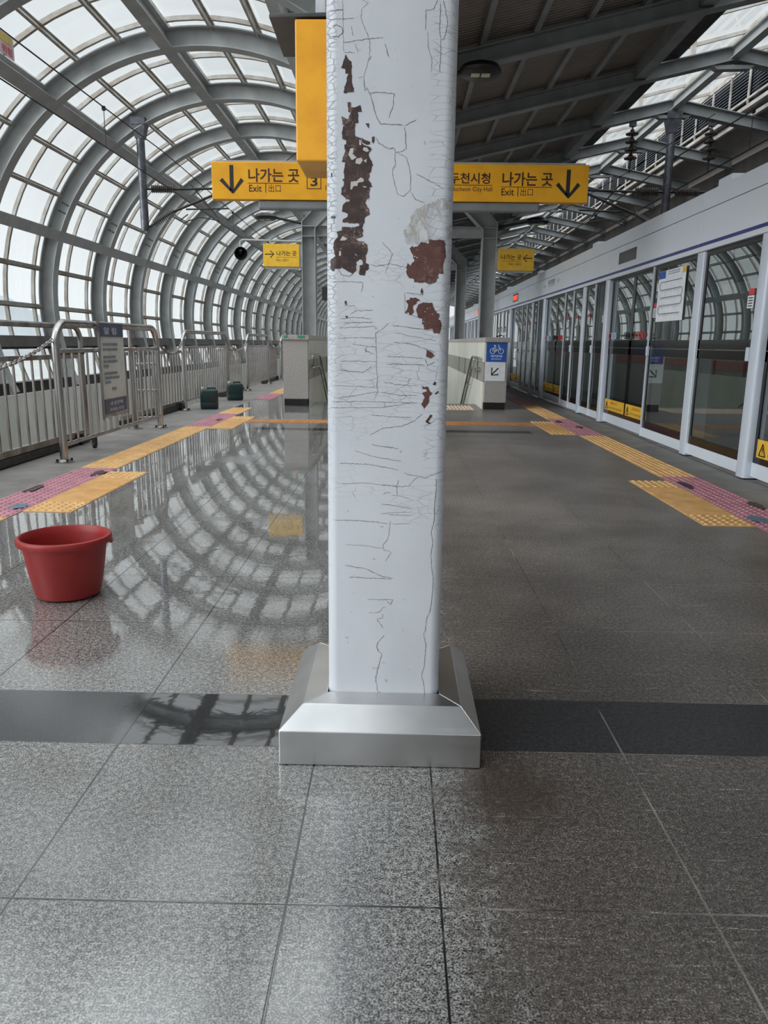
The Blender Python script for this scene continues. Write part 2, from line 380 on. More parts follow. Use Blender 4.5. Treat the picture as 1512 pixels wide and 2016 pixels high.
def mat_paint():
    g = NT('cracked_white_paint')
    sx = g.n('SeparateXYZ'); g.put(sx.inputs[0], g.obj); x, z = sx.outputs[0], sx.outputs[2]
    warp = g.n('TexNoise'); g.put(warp.inputs['Vector'], g.obj); warp.inputs['Scale'].default_value = 9; warp.inputs['Detail'].default_value = 3
    va = g.n('VectorMath', operation='MULTIPLY_ADD'); g.put(va.inputs[0], warp.outputs['Color']); va.inputs[1].default_value = (0.05, 0.02, 0.03); g.put(va.inputs[2], g.obj)
    def cells(sc, loc, w):
        vo = g.n('TexVoronoi', feature='DISTANCE_TO_EDGE'); g.put(vo.inputs['Vector'], g.mapping(va.outputs[0], sc, loc)); vo.inputs['Scale'].default_value = 1; vo.inputs['Randomness'].default_value = 0.85
        return g.step(vo.outputs[0], 0.0, w, 1, 0)
    c1 = cells((17, 17, 62), (0, 0, 0), 0.04)
    c2 = cells((36, 36, 110), (4, 2, 9), 0.05)
    n1 = g.noise(g.obj, 5, 3)
    z_mid = g.band(z, 0.62, 1.30, 0.10)
    edge_l = g.math('MULTIPLY', g.step(x, -0.150, -0.135, 1, 0), g.step(z, 0.5, 0.9, 0, 0.6))
    edge_r = g.math('MULTIPLY', g.step(x, 0.085, 0.105), g.step(z, 0.6, 0.8, 0, 0.5))
    m = g.math('MAXIMUM', g.math('MAXIMUM', edge_l, edge_r), g.math('MULTIPLY', z_mid, g.step(n1, 0.46, 0.70, 0, 0.75)))
    brick = cells((30, 30, 78), (1, 5, 3), 0.07)
    line = g.math('MAXIMUM', g.math('MULTIPLY', c1, m), g.math('MULTIPLY', brick, g.math('MULTIPLY', g.step(x, -0.138, -0.118, 1, 0), g.step(z, 0.95, 1.2))))
    line2 = g.math('MULTIPLY', g.math('MULTIPLY', c2, g.math('MULTIPLY', z_mid, g.step(n1, 0.52, 0.7))), 0.35)
    line = g.math('MAXIMUM', line, line2)
    var = g.noise(g.mapping(g.obj, (1, 1, 0.5)), 4, 4)
    col = g.mix(g.step(var, 0.3, 0.7), C(208, 211, 217), C(196, 199, 205))
    col = g.mix(g.math('MULTIPLY', line, 0.75), col, C(92, 92, 97))
    spots = g.step(g.noise(g.obj, 55, 2, 0.5), 0.71, 0.76)
    col = g.mix(g.math('MULTIPLY', spots, 0.4), col, C(120, 118, 118))
    h = g.math('ADD', g.math('MULTIPLY', line, -1.0), g.math('ADD', g.math('MULTIPLY', g.noise(g.obj, 120, 3), 0.18), g.math('MULTIPLY', g.noise(g.obj, 18, 3), 0.5)))
    return g.fin(g.pbsdf(col, 0.42, 0, g.bump(h, 0.35, 0.002)))
M['paint'] = mat_paint()
def mat_primer(name, d, m_, l, gold):
    g = NT(name); f = g.noise(g.obj, 38, 5, 0.7); f2 = g.noise(g.mapping(g.obj, (60, 60, 14)), 1, 4, 0.7)
    col = g.ramp(f, [(0.32, d), (0.5, m_), (0.68, l)])
    col = g.mix(g.math('MULTIPLY', g.step(f2, 0.62, 0.75), gold), col, C(146, 116, 98))
    col = g.mix(g.math('MULTIPLY', g.math('MULTIPLY', g.step(g.noise(g.obj, 13, 3), 0.5, 0.62), g.step(g.noise(g.obj, 110, 3, 0.7), 0.45, 0.62)), gold), col, C(168, 140, 132))
    fl = g.step(g.noise(g.obj, 150, 2), 0.70, 0.74)
    col = g.mix(g.math('MULTIPLY', fl, 0.6), col, C(170, 150, 140))
    return g.fin(g.pbsdf(col, 0.5, 0, g.bump(f, 0.2)))
M['primer_dark'] = mat_primer('primer_dark', C(44, 36, 36), C(62, 44, 40), C(84, 66, 62), 0.45)
M['primer_red'] = mat_primer('primer_red', C(72, 42, 38), C(88, 52, 46), C(98, 60, 52), 0.25)
M['crack'] = pm('crack_line', C(92, 92, 96), C(120, 120, 124), 60, 0.7)
def mat_worn():
    g = NT('worn_paint'); f = g.noise(g.mapping(g.obj, (1, 1, 0.6)), 42, 5, 0.75, 1.2); big = g.noise(g.obj, 16, 3)
    col = g.ramp(f, [(0.36, C(158, 151, 143)), (0.5, C(186, 182, 177)), (0.62, C(202, 203, 205))])
    a = g.n('BsdfTransparent'); p = g.pbsdf(col, 0.6, 0, g.bump(f, 0.12))
    mx = g.n('MixShader'); g.put(mx.inputs[0], g.step(g.math('ADD', g.math('MULTIPLY', big, 0.5), g.math('MULTIPLY', f, 0.5)), 0.42, 0.62)); g.put(mx.inputs[1], a.outputs[0]); g.put(mx.inputs[2], p)
    return g.fin(mx.outputs[0])
M['worn'] = mat_worn()
def mat_brushed():
    g = NT('brushed_stainless'); v = g.mapping(g.obj, (3, 3, 160))
    f = g.noise(v, 1.0, 4, 0.7); b = g.noise(g.obj, 3.5, 3)
    col = g.mix(g.step(b, 0.3, 0.7), C(226, 226, 226), C(200, 200, 201))
    return g.fin(g.pbsdf(col, g.math('ADD', 0.26, g.math('MULTIPLY', f, 0.16)), 1.0, g.bump(f, 0.04, 0.001)))
M['brushed'] = mat_brushed()
def mat_deck():
    g = NT('corrugated_deck'); w = g.n('TexWave', wave_type='BANDS', bands_direction='Y'); g.put(w.inputs['Vector'], g.obj); w.inputs['Scale'].default_value = 4.5
    w.inputs['Distortion'].default_value = 0
    f = g.noise(g.obj, 2, 3); col = g.mix(f, C(128, 120, 113), C(110, 103, 97))
    return g.fin(g.pbsdf(col, 0.6, 0, g.bump(w.outputs[1], 0.8, 0.03)))
M['deck'] = mat_deck()
PATCH=[[(-1299,17469),(-1250,17381),(-1166,17312),(-1173,17148),(-1173,17066),(-1159,17034),(-1165,16881),(-1123,16779),(-1115,16677),(-1348,16656),(-1341,16778),(-1285,16893),(-1271,16944),(-1292,16950),(-1243,17059),(-1313,17065),(-1320,17166),(-1415,17184),(-1362,17324)],[(-1263,16468),(-1241,16257),(-1192,16245),(-1241,16102),(-1397,16165),(-1383,16055),(-1390,15990),(-1354,15983),(-1397,15794),(-1383,15676),(-1290,15637),(-1297,15558),(-1340,15544),(-1311,15412),(-1375,15266),(-1383,15160),(-1311,15154),(-1354,14924),(-1339,14904),(-1332,14823),(-1390,14782),(-1339,14716),(-1346,14662),(-1404,14580),(-1411,14445),(-1303,14365),(-1285,14297),(-1346,14242),(-1375,14194),(-1397,14071),(-1244,14011),(-1251,13956),(-1368,13886),(-1382,13824),(-1200,13791),(-981,13801),(-966,13752),(-1170,13702),(-1390,13721),(-1404,13624),(-1521,13609),(-1485,13492),(-1580,13387),(-1610,13247),(-1552,13038),(-1662,12981),(-1685,12797),(-1641,12699),(-1582,12686),(-1567,12756),(-1463,12743),(-1382,12780),(-1271,12703),(-1138,12634),(-1034,12706),(-1028,12847),(-1050,12903),(-932,12974),(-888,12919),(-887,12848),(-954,12833),(-946,12777),(-975,12650),(-960,12607),(-827,12595),(-813,12708),(-746,12737),(-725,12850),(-814,12891),(-815,13060),(-772,13144),(-765,13297),(-861,13380),(-979,13393),(-1052,13447),(-935,13476),(-877,13519),(-899,13574),(-871,13657),(-907,13684),(-843,13864),(-850,13905),(-778,13974),(-720,14002),(-735,14125),(-831,14247),(-795,14342),(-723,14411),(-745,14465),(-717,14573),(-732,14613),(-667,14614),(-697,14708),(-762,14775),(-727,14869),(-749,14922),(-713,14936),(-672,15096),(-643,15093),(-730,15258),(-760,15351),(-689,15444),(-704,15483),(-790,15522),(-875,15548),(-933,15600),(-933,15692),(-1069,15731),(-1084,15822),(-1084,15940),(-1084,16012),(-999,16032),(-1022,16252),(-923,16260),(-959,16408),(-1050,16369),(-1178,16355),(-1185,16464)],[(713,13449),(801,13436),(990,13445),(1093,13425),(1125,13342),(1113,13258),(1140,13091),(1107,12979),(1080,12894),(1077,12754),(1094,12662),(976,12668),(956,12597),(1009,12541),(942,12555),(901,12455),(769,12411),(709,12424),(664,12452),(502,12436),(368,12463),(374,12520),(255,12547),(202,12617),(179,12688),(200,12744),(177,12800),(212,12899),(287,12830),(315,12900),(380,12957),(349,12999),(340,13083),(287,13152),(249,13235),(314,13299),(351,13264),(439,13286),(524,13398),(656,13372),(715,13359)],[(287,12092),(346,12078),(420,12093),(541,12023),(467,12008),(446,11950),(372,11906),(367,11820),(383,11740),(310,11660),(256,11739),(160,11716),(225,11818),(238,11933),(184,12004),(214,12026),(280,12034)],[(616,11981),(832,11976),(857,11883),(935,11754),(1026,11690),(999,11581),(1052,11567),(1078,11452),(1039,11240),(889,11245),(856,11347),(647,11337),(636,11446),(591,11460),(596,11591),(490,11619),(441,11806),(484,11922)],[(726,10846),(871,10774),(941,10693),(815,10632),(715,10676)],[(619,9943),(795,9922),(812,9855),(898,9758),(824,9689),(812,9537),(694,9383),(726,9322),(622,9504),(702,9657),(623,9762),(759,9824),(743,9861),(644,9868)]]
CHIPS=[[(-843,16013),(-751,16014),(-757,15903)],[(-684,15721),(-620,15734),(-619,15642),(-647,15576),(-690,15615)],[(-926,15705),(-848,15654),(-726,15615),(-733,15562),(-804,15549),(-919,15600)],[(-1663,14941),(-1627,14935),(-1620,14834),(-1656,14847)],[(-1659,13959),(-1543,13960),(-1550,13905),(-1652,13904)],[(571,12323),(610,12238),(589,12167),(536,12223)],[(951,10075),(990,10023),(977,9963),(892,9984)],[(1041,9835),(1057,9798),(983,9729),(951,9766)],[(858,9232),(913,9210),(809,9048),(879,9018),(834,8986),(732,9047)],[(-1327,11987),(-1276,11993),(-1276,11887),(-1318,11915)],[(-1311,11641),(-1236,11627),(-1275,11569)]]
ISLES=[[(-1190,15466),(-1111,15467),(-1139,15348),(-1038,15269),(-1153,15208),(-1239,15334)],[(-1046,15242),(-931,15270),(-895,15204),(-959,15123),(-1067,15136)],[(-875,15495),(-789,15483),(-746,15417),(-817,15390),(-903,15442)],[(-873,15204),(-802,15244),(-815,15151)],[(-990,15652),(-947,15653),(-933,15548),(-975,15534)],[(-1173,14737),(-1043,14745),(-950,14833),(-871,14794),(-877,14733),(-1007,14712),(-1028,14638),(-1122,14630),(-1158,14555),(-1194,14569)],[(-1295,14337),(-1230,14341),(-1201,14304),(-1274,14281)],[(-1441,13402),(-1375,13507),(-1258,13445),(-1316,13403)],[(-1463,13123),(-1441,13172),(-1412,13123),(-1419,13053),(-1463,13046)],[(-1080,13085),(-1051,13099),(-999,13030)],[(-898,14632),(-812,14633),(-797,14613),(-855,14601)],[(-808,14104),(-772,14104),(-779,14077)],[(-891,13366),(-854,13352),(-861,13310),(-893,13317)],[(-1035,12833),(-976,12847),(-954,12805),(-982,12664),(-1042,12691)],[(415,13042),(451,13035),(445,13014),(418,13017)],[(363,13062),(392,13067),(397,13041),(368,13038)],[(663,13393),(714,13386),(701,13351),(671,13351)],[(701,11845),(736,11838),(717,11816)],[(644,11772),(681,11758),(664,11741)],[(619,11533),(654,11526),(635,11502)],[(824,11702),(861,11710),(847,11688)],[(425,13216),(448,13210),(433,13193)]]
WORN=[[(303,14062),(616,14248),(1025,14389),(1268,14368),(1285,13471),(1029,13422),(723,13372),(492,13300),(171,13343),(104,13633),(235,13808)]]
CRACKS=[[(-927,18587),(-789,18527),(-943,18403),(-959,18250),(-854,17972),(-766,17786),(-746,17536),(-780,17348),(-882,16999),(-1022,16982)],[(-1339,17720),(-1095,17753),(-748,17793),(-437,17819)],[(-400,17695),(-310,17414)],[(-780,17348),(-711,17442)],[(-882,16999),(-863,16712),(-810,16776),(-739,16649),(-666,16424),(-575,16134),(-485,16005),(-130,15991),(47,15976)],[(-739,16649),(-598,16682),(-176,16653),(-190,16428),(-292,16136)],[(83,15944),(105,15748),(128,15469),(-14,15401),(-121,15384),(-158,15483),(-265,15465),(-516,15579),(-607,15709)],[(83,15976),(223,16043),(363,16109)],[(-139,15384),(-117,15119),(-187,15018),(-166,14817),(-70,14482),(75,14415),(235,14552),(248,14821),(207,15088),(131,15287),(-85,15384)],[(254,14518),(366,14350),(584,14284)],[(519,18411),(512,17980)],[(582,17950),(590,17639),(683,17389),(673,17105)],[(788,18596),(691,18412),(520,18381)],[(842,18535),(849,18291),(840,17982),(881,17781),(949,17797),(1026,18107),(965,18414),(908,18597)],[(881,17781),(875,17358),(865,17106)],[(-1651,17843),(-1478,17829),(-1373,17923),(-1391,18031),(-1512,18077),(-1616,18061)],[(-1685,18199),(-1339,18201),(-1097,18224)],[(-1667,18369),(-1356,18386)],[(-1374,18585),(-1356,17533)],[(-1183,18063),(-1130,17846)],[(-1338,17517),(-1094,17503)],[(-1095,17706),(-1025,17503)],[(-1227,14301),(-938,14440)],[(-722,14577),(-756,14306)],[(-708,12854),(-541,12821),(-229,12877),(215,12794)],[(-419,13382),(-158,13106),(-336,12647)],[(389,14923),(717,14758),(1045,14593)],[(1059,7580),(1053,7165),(1027,6886),(1036,6535),(962,6108),(1002,5895),(970,5535),(1004,5138),(1045,4920),(1038,4516),(984,3922),(899,3770),(873,3394),(821,3317),(901,2977),(876,2555),(863,2324),(797,2090),(876,1780),(901,1506)],[(-112,6445),(-143,6196),(-174,5946),(-311,5765),(-292,5657),(-83,5589),(-236,5334)],[(-11,4275),(-79,4125),(-186,4235)],[(-716,4262),(-11,4264)],[(-677,3890),(-394,3895),(-290,4047),(-184,4049)],[(-288,3860),(-286,3748),(-445,3707),(-355,3559),(-265,3447)],[(-227,3259),(-421,3027),(-437,2874),(-382,2760),(-292,2724),(-378,2376),(-464,1986),(-406,1596),(-296,1520)],[(208,7739),(345,7672),(583,7642),(753,7593),(1055,7718),(1223,7772)],[(583,7624),(450,7519),(368,7379),(11,7356),(-364,7402)],[(-327,7143),(-260,7196),(-123,7198)],[(-105,7129),(185,7099),(495,6982)],[(-358,6898),(53,6835),(465,6771)],[(-390,6617),(90,6677),(467,6684)],[(-183,6603),(469,6596)],[(-77,6357),(405,6383)],[(-1627,6437),(-973,6431),(-456,6404),(-180,6355)],[(-1317,5783),(-796,5757),(-310,5693)],[(-1316,5206),(-722,5107),(-371,4931),(-20,4864)],[(-1211,4879),(-54,4845)],[(-1454,7953),(-709,7930),(-132,7836),(72,7788)],[(-1386,7404),(-875,7446),(-364,7402),(10,7374)],[(-1083,8299),(-609,8136),(135,8028)],[(-629,8441),(62,8350)],[(76,7530),(28,7357),(49,7114)],[(-231,11480),(-350,11362),(-559,11228),(-541,10920),(-522,10624),(-535,10416),(-503,10177),(-516,9967),(-483,9786),(-573,9573)],[(-543,11125),(-768,11108),(-1160,11118),(-1492,11084)],[(-555,10890),(-797,10917),(-1129,10957)],[(-569,10713),(-675,10741),(-857,10857)],[(-522,10535),(-1432,10538)],[(-104,11013),(288,10989),(652,10876),(956,10761)],[(-251,10672),(234,10649),(658,10624)],[(-171,11422),(220,11383),(641,11330),(1061,11291)],[(-78,11248),(495,11138),(978,11056)],[(-392,9787),(68,9703),(527,9709)],[(-333,10029),(3,9974),(521,9950)],[(-1678,9527),(-695,9540),(-235,9532),(531,9527)],[(-1678,9374),(-356,9393),(378,9525)],[(-662,9205),(-169,9166),(385,9158)],[(-688,8680),(-350,8871),(174,8940),(449,9067),(660,9254)],[(-483,9786),(-1064,9687),(-1463,9621)],[(-546,9906),(-1065,9914),(-1646,9937)],[(688,10610),(753,10447),(932,10554)],[(753,10447),(724,10373),(968,10316)],[(975,10614),(1022,10555)],[(-1669,12441),(-1105,12447),(-867,12421),(-925,12192)],[(-1342,11886),(-1192,11873),(-1088,11889),(-1027,11789)],[(-1192,11671),(-1042,11760),(-624,11779)],[(-278,10479),(55,10483),(662,10461)],[(145,12204),(169,11716),(574,11605)],[(174,12205),(621,12153)],[(-1372,12586),(-1342,12473)],[(-1475,12740),(-1416,12614),(-1223,12573),(-1105,12645)],[(-767,10917),(-811,10739)],[(-312,9530),(-310,9393)],[(-642,10415),(-853,10262),(-1432,10315)],[(-1446,11567),(-1161,11599),(-652,11576)],[(-1341,11466),(-621,11489)],[(-1461,11348),(-560,11388)]]
# ================================================================ SETTING
BAY = 2.2667; K0, K1 = -4, 34
CX, CZ = -2.72, 1.68
Y0, Y1 = K0 * BAY, K1 * BAY
def arcbox(b, r0, r1, y0, y1, a0, a1, n=40):
    o = len(b.v)
    for i in range(n + 1):
        a = radians(a0 + (a1 - a0) * i / n); ca, sa = cos(a), sin(a)
        for r, y in ((r0, y0), (r1, y0), (r1, y1), (r0, y1)): b.v.append((CX + r * ca, y, CZ + r * sa))
    for i in range(n):
        p = o + 4 * i
        for k in range(4): b.f.append((p + k, p + (k + 1) % 4, p + 4 + (k + 1) % 4, p + 4 + k))
    b.f.append((o + 3, o + 2, o + 1, o)); b.f.append(tuple(o + 4 * n + k for k in range(4)))

# floor with the stair opening
b = B(); zt, zb = 0.0, -0.25
for x0, x1, y0, y1 in ((-2.752, 2.60, -5, 14.2), (-2.752, -1.55, 14.2, 22.5), (1.49, 2.60, 14.2, 22.5), (-2.752, 2.60, 22.5, 77)):
    b.box(x0, x1, y0, y1, zb, zt)
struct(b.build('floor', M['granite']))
struct(B().box(-3.60, -2.752, -5, 77, -0.25, 0).build('trim_1', M['conc_edge']))
struct(B().box(2.60, 3.16, -5, 77, -0.25, 0).build('trim_2', M['conc_edge']))
struct(B().box(-3.60, -3.5, -5, 77, -1.1, -0.25).build('platform_edge_left_wall', M['wall_dark']))
struct(B().box(3.06, 3.16, -5, 77, -1.1, -0.25).build('platform_edge_right_wall', M['wall_dark']))
struct(B().box(-5.72, -3.6, -9, 77, -1.3, -1.1).build('left_track_floor', M['ballast']))
struct(B().box(3.16, 6.45, -9, 77, -1.3, -1.1).build('right_track_floor', M['ballast']))
for xs, nm in ((-3.95, 'inner'), (-5.38, 'outer')):
    tag(B().box(xs - .035, xs + .035, -5, 77, -1.1, -0.96).build('track_rail', M['rail']), 'rusty %s running rail on the ballast behind the left railing' % nm, 'rail')
for xs, nm in ((4.0, 'inner'), (5.43, 'outer')):
    tag(B().box(xs - .035, xs + .035, -5, 77, -1.1, -0.96).build('track_rail', M['rail']), 'rusty %s running rail on the ballast behind the glass platform doors' % nm, 'rail')
# left parapet wall under the glazing, right wall with its red band
struct(B().box(-5.98, -5.70, Y0, Y1, -1.1, 0.27).build('wall_left', M['concrete']))
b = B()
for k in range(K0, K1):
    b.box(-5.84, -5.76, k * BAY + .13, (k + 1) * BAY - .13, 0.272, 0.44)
struct(b.build('trim_20', M['plinth']))  # dark strips standing in for the shaded gap under the glazing
struct(B().box(6.45, 6.65, -9, 77, -1.3, 2.3).build('wall_right', M['wall_dark']))
struct(B().box(6.45, 6.65, -9, 77, 2.3, 4.55).build('wall_right_upper', pm('dark_cladding', C(74, 70, 66), C(60, 56, 53), 2, 0.7)))
struct(B().box(6.43, 6.449, 2, 40, 0.67, 0.83).build('trim_3', M['band_red']))
# far ground and hills
struct(B().box(-400, -6.5, -150, 500, -9.2, -9.0).build('ground_outside', M['ground_far']))
b = B(); n = 60
for i in range(n):
    ya = -200 + i * 14; yb = ya + 14
    ha = 20 + 9 * sin(i * .7) + 6 * sin(i * 1.9 + 1); hb = 20 + 9 * sin((i + 1) * .7) + 6 * sin((i + 1) * 1.9 + 1)
    b.add([(-230, ya, -9), (-230, yb, -9), (-300, yb, hb), (-300, ya, ha), (-380, yb, -9), (-380, ya, -9)], [(0, 1, 2, 3), (3, 2, 4, 5)])
struct(b.build('hills_outside', M['hill'], smooth=True))

# vault glazing, one window per bay
BIG = (67.3, 98.2, 129.1, 160.0, 190.9)
SMALL = (46.7, 57.0, 77.6, 87.9, 108.5, 118.8, 139.4, 149.7, 170.3, 180.6, 201.2)
def radial_box(b, a, r0, r1, w, y0, y1):
    a = radians(a); rd = Vector((cos(a), 0, sin(a))); tg = Vector((-sin(a), 0, cos(a))) * w / 2; c = Vector((CX, 0, CZ))
    q = [c + rd * r0 - tg, c + rd * r1 - tg, c + rd * r1 + tg, c + rd * r0 + tg]
    b.hexa([p + Vector((0, y0, 0)) for p in q], [p + Vector((0, y1, 0)) for p in q])
for i, k in enumerate(range(K0, K1)):
    ya, yb = k * BAY, (k + 1) * BAY
    root = bpy.data.objects.new('window_%d' % (i + 1), None); COL.objects.link(root); root.location = (-5.9, ya, 0.27); struct(root)
    f = B()
    for a in SMALL: radial_box(f, a, 3.515, 3.60, 0.035, ya, yb); radial_box(f, a, 3.585, 3.60, 0.085, ya, yb)
    for a in BIG: radial_box(f, a, 3.555, 3.60, 0.16, ya, yb)
    for y in (ya + .19, (ya + yb) / 2, yb - .19): arcbox(f, 3.575, 3.632, y - .024, y + .024, 206.5, 41, 40)
    f.build('window_frame', M['mull_gal'], root)
    p = B(); o = 0; n = 44
    for j in range(n + 1):
        a = radians(206.5 + (41 - 206.5) * j / n)
        p.v += [(CX + 3.636 * cos(a), ya, CZ + 3.636 * sin(a)), (CX + 3.636 * cos(a), yb, CZ + 3.636 * sin(a))]
    p.f = [(2 * j, 2 * j + 1, 2 * j + 3, 2 * j + 2) for j in range(n)]
    p.build('pane', M['roof_glass'], root, smooth=True)
# long purlins of the vault
for i, a in enumerate(BIG):
    b = B(); radial_box(b, a, 3.30, 3.312, 0.17, Y0, Y1); radial_box(b, a, 3.312, 3.53, 0.016, Y0, Y1); radial_box(b, a, 3.53, 3.545, 0.17, Y0, Y1)
    struct(b.build('trim_%d' % (i + 4), M['steel_grey'] if i < 4 else pm('dark_rail_steel', C(92, 90, 88), C(76, 74, 72), 3, 0.5)))
# arch ribs
rb = B()
arcbox(rb, 3.30, 3.316, -.10, .10, 204.6, 40, 60); arcbox(rb, 3.316, 3.535, -.012, .012, 204.6, 40, 60); arcbox(rb, 3.535, 3.552, -.10, .10, 204.6, 40, 60)
rib = rb.build('arch_rib', M['steel_grey'])
def splice(b, y, a):
    if True:
        for r in (3.37, 3.40, 3.44, 3.475):
            ar = radians(a); b.lathe([(0, -.02), (.011, -.02), (.011, 0)], (CX + r * cos(ar), y, CZ + r * sin(ar)), 8, (0, 1, 0))
for a_ in (151, 153.4):
    sp = B(); splice(sp, -.012, a_); sp.build('splice_bolts', M['dark_steel'], rib)
first = True
vis = 0
for k in range(K0, K1 + 1):
    if first: r = rib; first = False
    else:
        r = rib.copy(); COL.objects.link(r)
        for ch in list(rib.children):
            c = ch.copy(); COL.objects.link(c); c.parent = r
    r.location = (0, k * BAY, 0)
    if k < 4: lab = 'curved grey steel arch rib of the glazed vault, crossing the top left corner' if k == 4 else 'curved grey steel arch rib of the glazed vault, out of frame overhead'
    if k == 4: lab = 'curved grey steel arch rib cutting across the top left corner of the glazed vault'
    if k > 4:
        i = k - 5
        lab = ('curved grey steel arch rib seen whole, %s from the front' % ORD[i].replace('nearest', 'first')) if i < 12 else 'curved grey steel arch rib in the far end of the glazed vault'
    tag(r, lab, 'arch rib', 'arch ribs of the glazed vault')
# ---- right roof
ZL0, SL = 3.845, 0.228
XA = 4.47; ZA = ZL0 + SL * XA
def zlow(x): return ZL0 + SL * x if x <= XA else ZA - 0.195 * (x - XA)
struct(B().box(-.14, .06, Y0, Y1, 3.76, 3.775).box(-.05, -.03, Y0, Y1, 3.775, 4.0).box(-.14, .06, Y0, Y1, 4.0, 4.015).build('trim_9', M['roof_steel']))
def sheet(x0, x1, d, t, name, mat):
    q = [(x0, zlow(x0) + d), (x1, zlow(x1) + d), (x1, zlow(x1) + d + t), (x0, zlow(x0) + d + t)]
    return struct(B().prism(q, lambda a, c: (a, Y0, c), lambda a, c: (a, Y1, c)).build(name, mat))
sheet(-0.1, 3.27, 0.255, 0.05, 'ceiling_1', M['deck'])
sheet(5.78, 6.7, 0.255, 0.05, 'ceiling_2', M['deck'])
rbm = B()
def slopebeam(b, x0, x1, y):
    for d0, d1, w in ((0, .014, .085), (.014, .17, .009), (.17, .184, .085)):
        q = [(x0, zlow(x0) + d0), (x1, zlow(x1) + d0), (x1, zlow(x1) + d1), (x0, zlow(x0) + d1)]
        b.prism(q, lambda a, c: (a, y - w, c), lambda a, c: (a, y + w, c))
slopebeam(rbm, .06, XA, 0); slopebeam(rbm, XA, 6.44, 0)
beam0 = rbm.build('roof_beam', M['roof_steel'])
q = [(XA - .30, zlow(XA - .30) + .005), (XA + .30, zlow(XA + .30) + .005), (XA + .22, zlow(XA + .3) - .045), (XA - .22, zlow(XA - .3) - .045)]
B().prism(q, lambda a, c: (a, -.06, c), lambda a, c: (a, .06, c)).build('apex_plate', M['roof_steel'], beam0)
for k in range(K0, K1 + 1):
    if k == K0: r = beam0
    else:
        r = beam0.copy(); COL.objects.link(r); c = beam0.children[0].copy(); COL.objects.link(c); c.parent = r
    r.location = (0, k * BAY, 0)
    if k < 4: lab = 'grey steel roof beam over the right platform, out of frame overhead'
    else:
        i = k - 4
        lab = 'grey steel roof beam over the right platform, %s from the front' % ORD[i].replace('nearest', 'first') if i < 9 else 'grey steel roof beam in the dark far end of the right roof'
    tag(r, lab, 'roof beam', 'roof beams over the right platform')
for i, x in enumerate((.30, .86, 1.43, 2.0, 2.58)):
    z = zlow(x) + .185
    o = B().box(x - .03, x + .03, Y0, Y1, z, z + .075).build('roof_purlin', M['roof_steel'])
    tag(o, 'thin grey roof purlin running lengthwise under the dark deck, %s from the pillar' % ORD[i].replace('nearest', 'first'), 'purlin', 'roof purlins')
o = B().box(3.15, 3.30, Y0, Y1, zlow(3.2) + .05, zlow(3.2) + .24).build('roof_purlin', M['roof_steel'])
tag(o, 'deep grey edge purlin along the left side of the skylight', 'purlin', 'roof purlins')
o = B().box(XA - .06, XA + .06, Y0, Y1, ZA + .155, ZA + .17).box(XA - .012, XA + .012, Y0, Y1, ZA + .03, ZA + .155).box(XA - .06, XA + .06, Y0, Y1, ZA + .015, ZA + .03).build('ridge_beam', M['steel_grey'])
tag(o, 'pale steel ridge beam joining the roof beam apexes under the skylight', 'beam')
# skylight
def zg(x): return 5.0 + (x - 3.2) * 0.252
for i, k in enumerate(range(0, K1)):
    ya, yb = k * BAY, (k + 1) * BAY
    root = bpy.data.objects.new('window_%d' % (i + 101), None); COL.objects.link(root); root.location = (3.2, ya, 5.0); struct(root)
    f = B()
    for t in (0.25, 0.75):
        y = ya + t * BAY
        f.prism([(3.2, zg(3.2)), (5.72, zg(5.72)), (5.72, zg(5.72) + .05), (3.2, zg(3.2) + .05)], lambda a, c: (a, y - .02, c), lambda a, c: (a, y + .02, c))
    for x in (3.22, 3.95, 4.85, 5.70): f.box(x - .02, x + .02, ya, yb, zg(x) + .0, zg(x) + .05)
    f.box(3.92, 3.98, ya + .05, ya + .11, zlow(3.95) + .18, zg(3.95))
    f.build('window_frame', M['mull_gal'], root)
    B().quad((3.2, ya, zg(3.2) + .055), (5.74, ya, zg(5.74) + .055), (5.74, yb, zg(5.74) + .055), (3.2, yb, zg(3.2) + .055)).build('pane', M['sky_glass'], root)
tag(B().box(3.46, 3.74, Y0, Y1, 4.90, 4.93).box(3.46, 3.48, Y0, Y1, 4.93, 5.02).box(3.72, 3.74, Y0, Y1, 4.93, 5.02).build('gutter', M['dark_steel']), 'dark gutter trough hanging along the left edge of the skylight', 'gutter')
M['louver'] = pm('louver_slat', C(120, 126, 136), C(104, 110, 120), 4, 0.45, 0.3)
lv = B()
for j in range(10):
    z = 5.12 + j * .050
    lv.hexa([(5.70, .06, z), (5.77, .06, z + .035), (5.77, .06, z + .043), (5.70, .06, z + .008)], [(5.70, BAY - .06, z), (5.77, BAY - .06, z + .035), (5.77, BAY - .06, z + .043), (5.70, BAY - .06, z + .008)])
lroot = thing('louver_panel', 'x', 'louver', (5.7, 0, 5.1))
lv.build('slats', M['louver'], lroot)
lp = B()
for y in (0.02, BAY / 3, BAY * 2 / 3): lp.box(5.675, 5.70, y, y + .035, 5.02 if y > .1 else 5.0, 5.63)
lp.box(5.675, 5.715, 0, BAY, 5.60, 5.64).box(5.675, 5.715, 0, BAY, 5.07, 5.10)
lp.build('louver_frame', M['mull_gal'], lroot)
B().box(5.80, 5.82, 0, BAY, 4.87, 5.66).build('backing', M['dark_steel'], lroot)
for i, k in enumerate(range(4, 20)):
    lab = 'grey slatted louver panel beside the skylight, %s from the front' % ORD[i].replace('nearest', 'first') if i < 8 else 'grey slatted louver panel in the far row beside the skylight'
    if i == 0: lroot.location = (5.7, k * BAY, 5.1); lroot['label'] = lab; lroot['group'] = 'louver panels beside the skylight'
    else: dup(lroot, (5.7, k * BAY, 5.1), lab, 'louver panels beside the skylight')
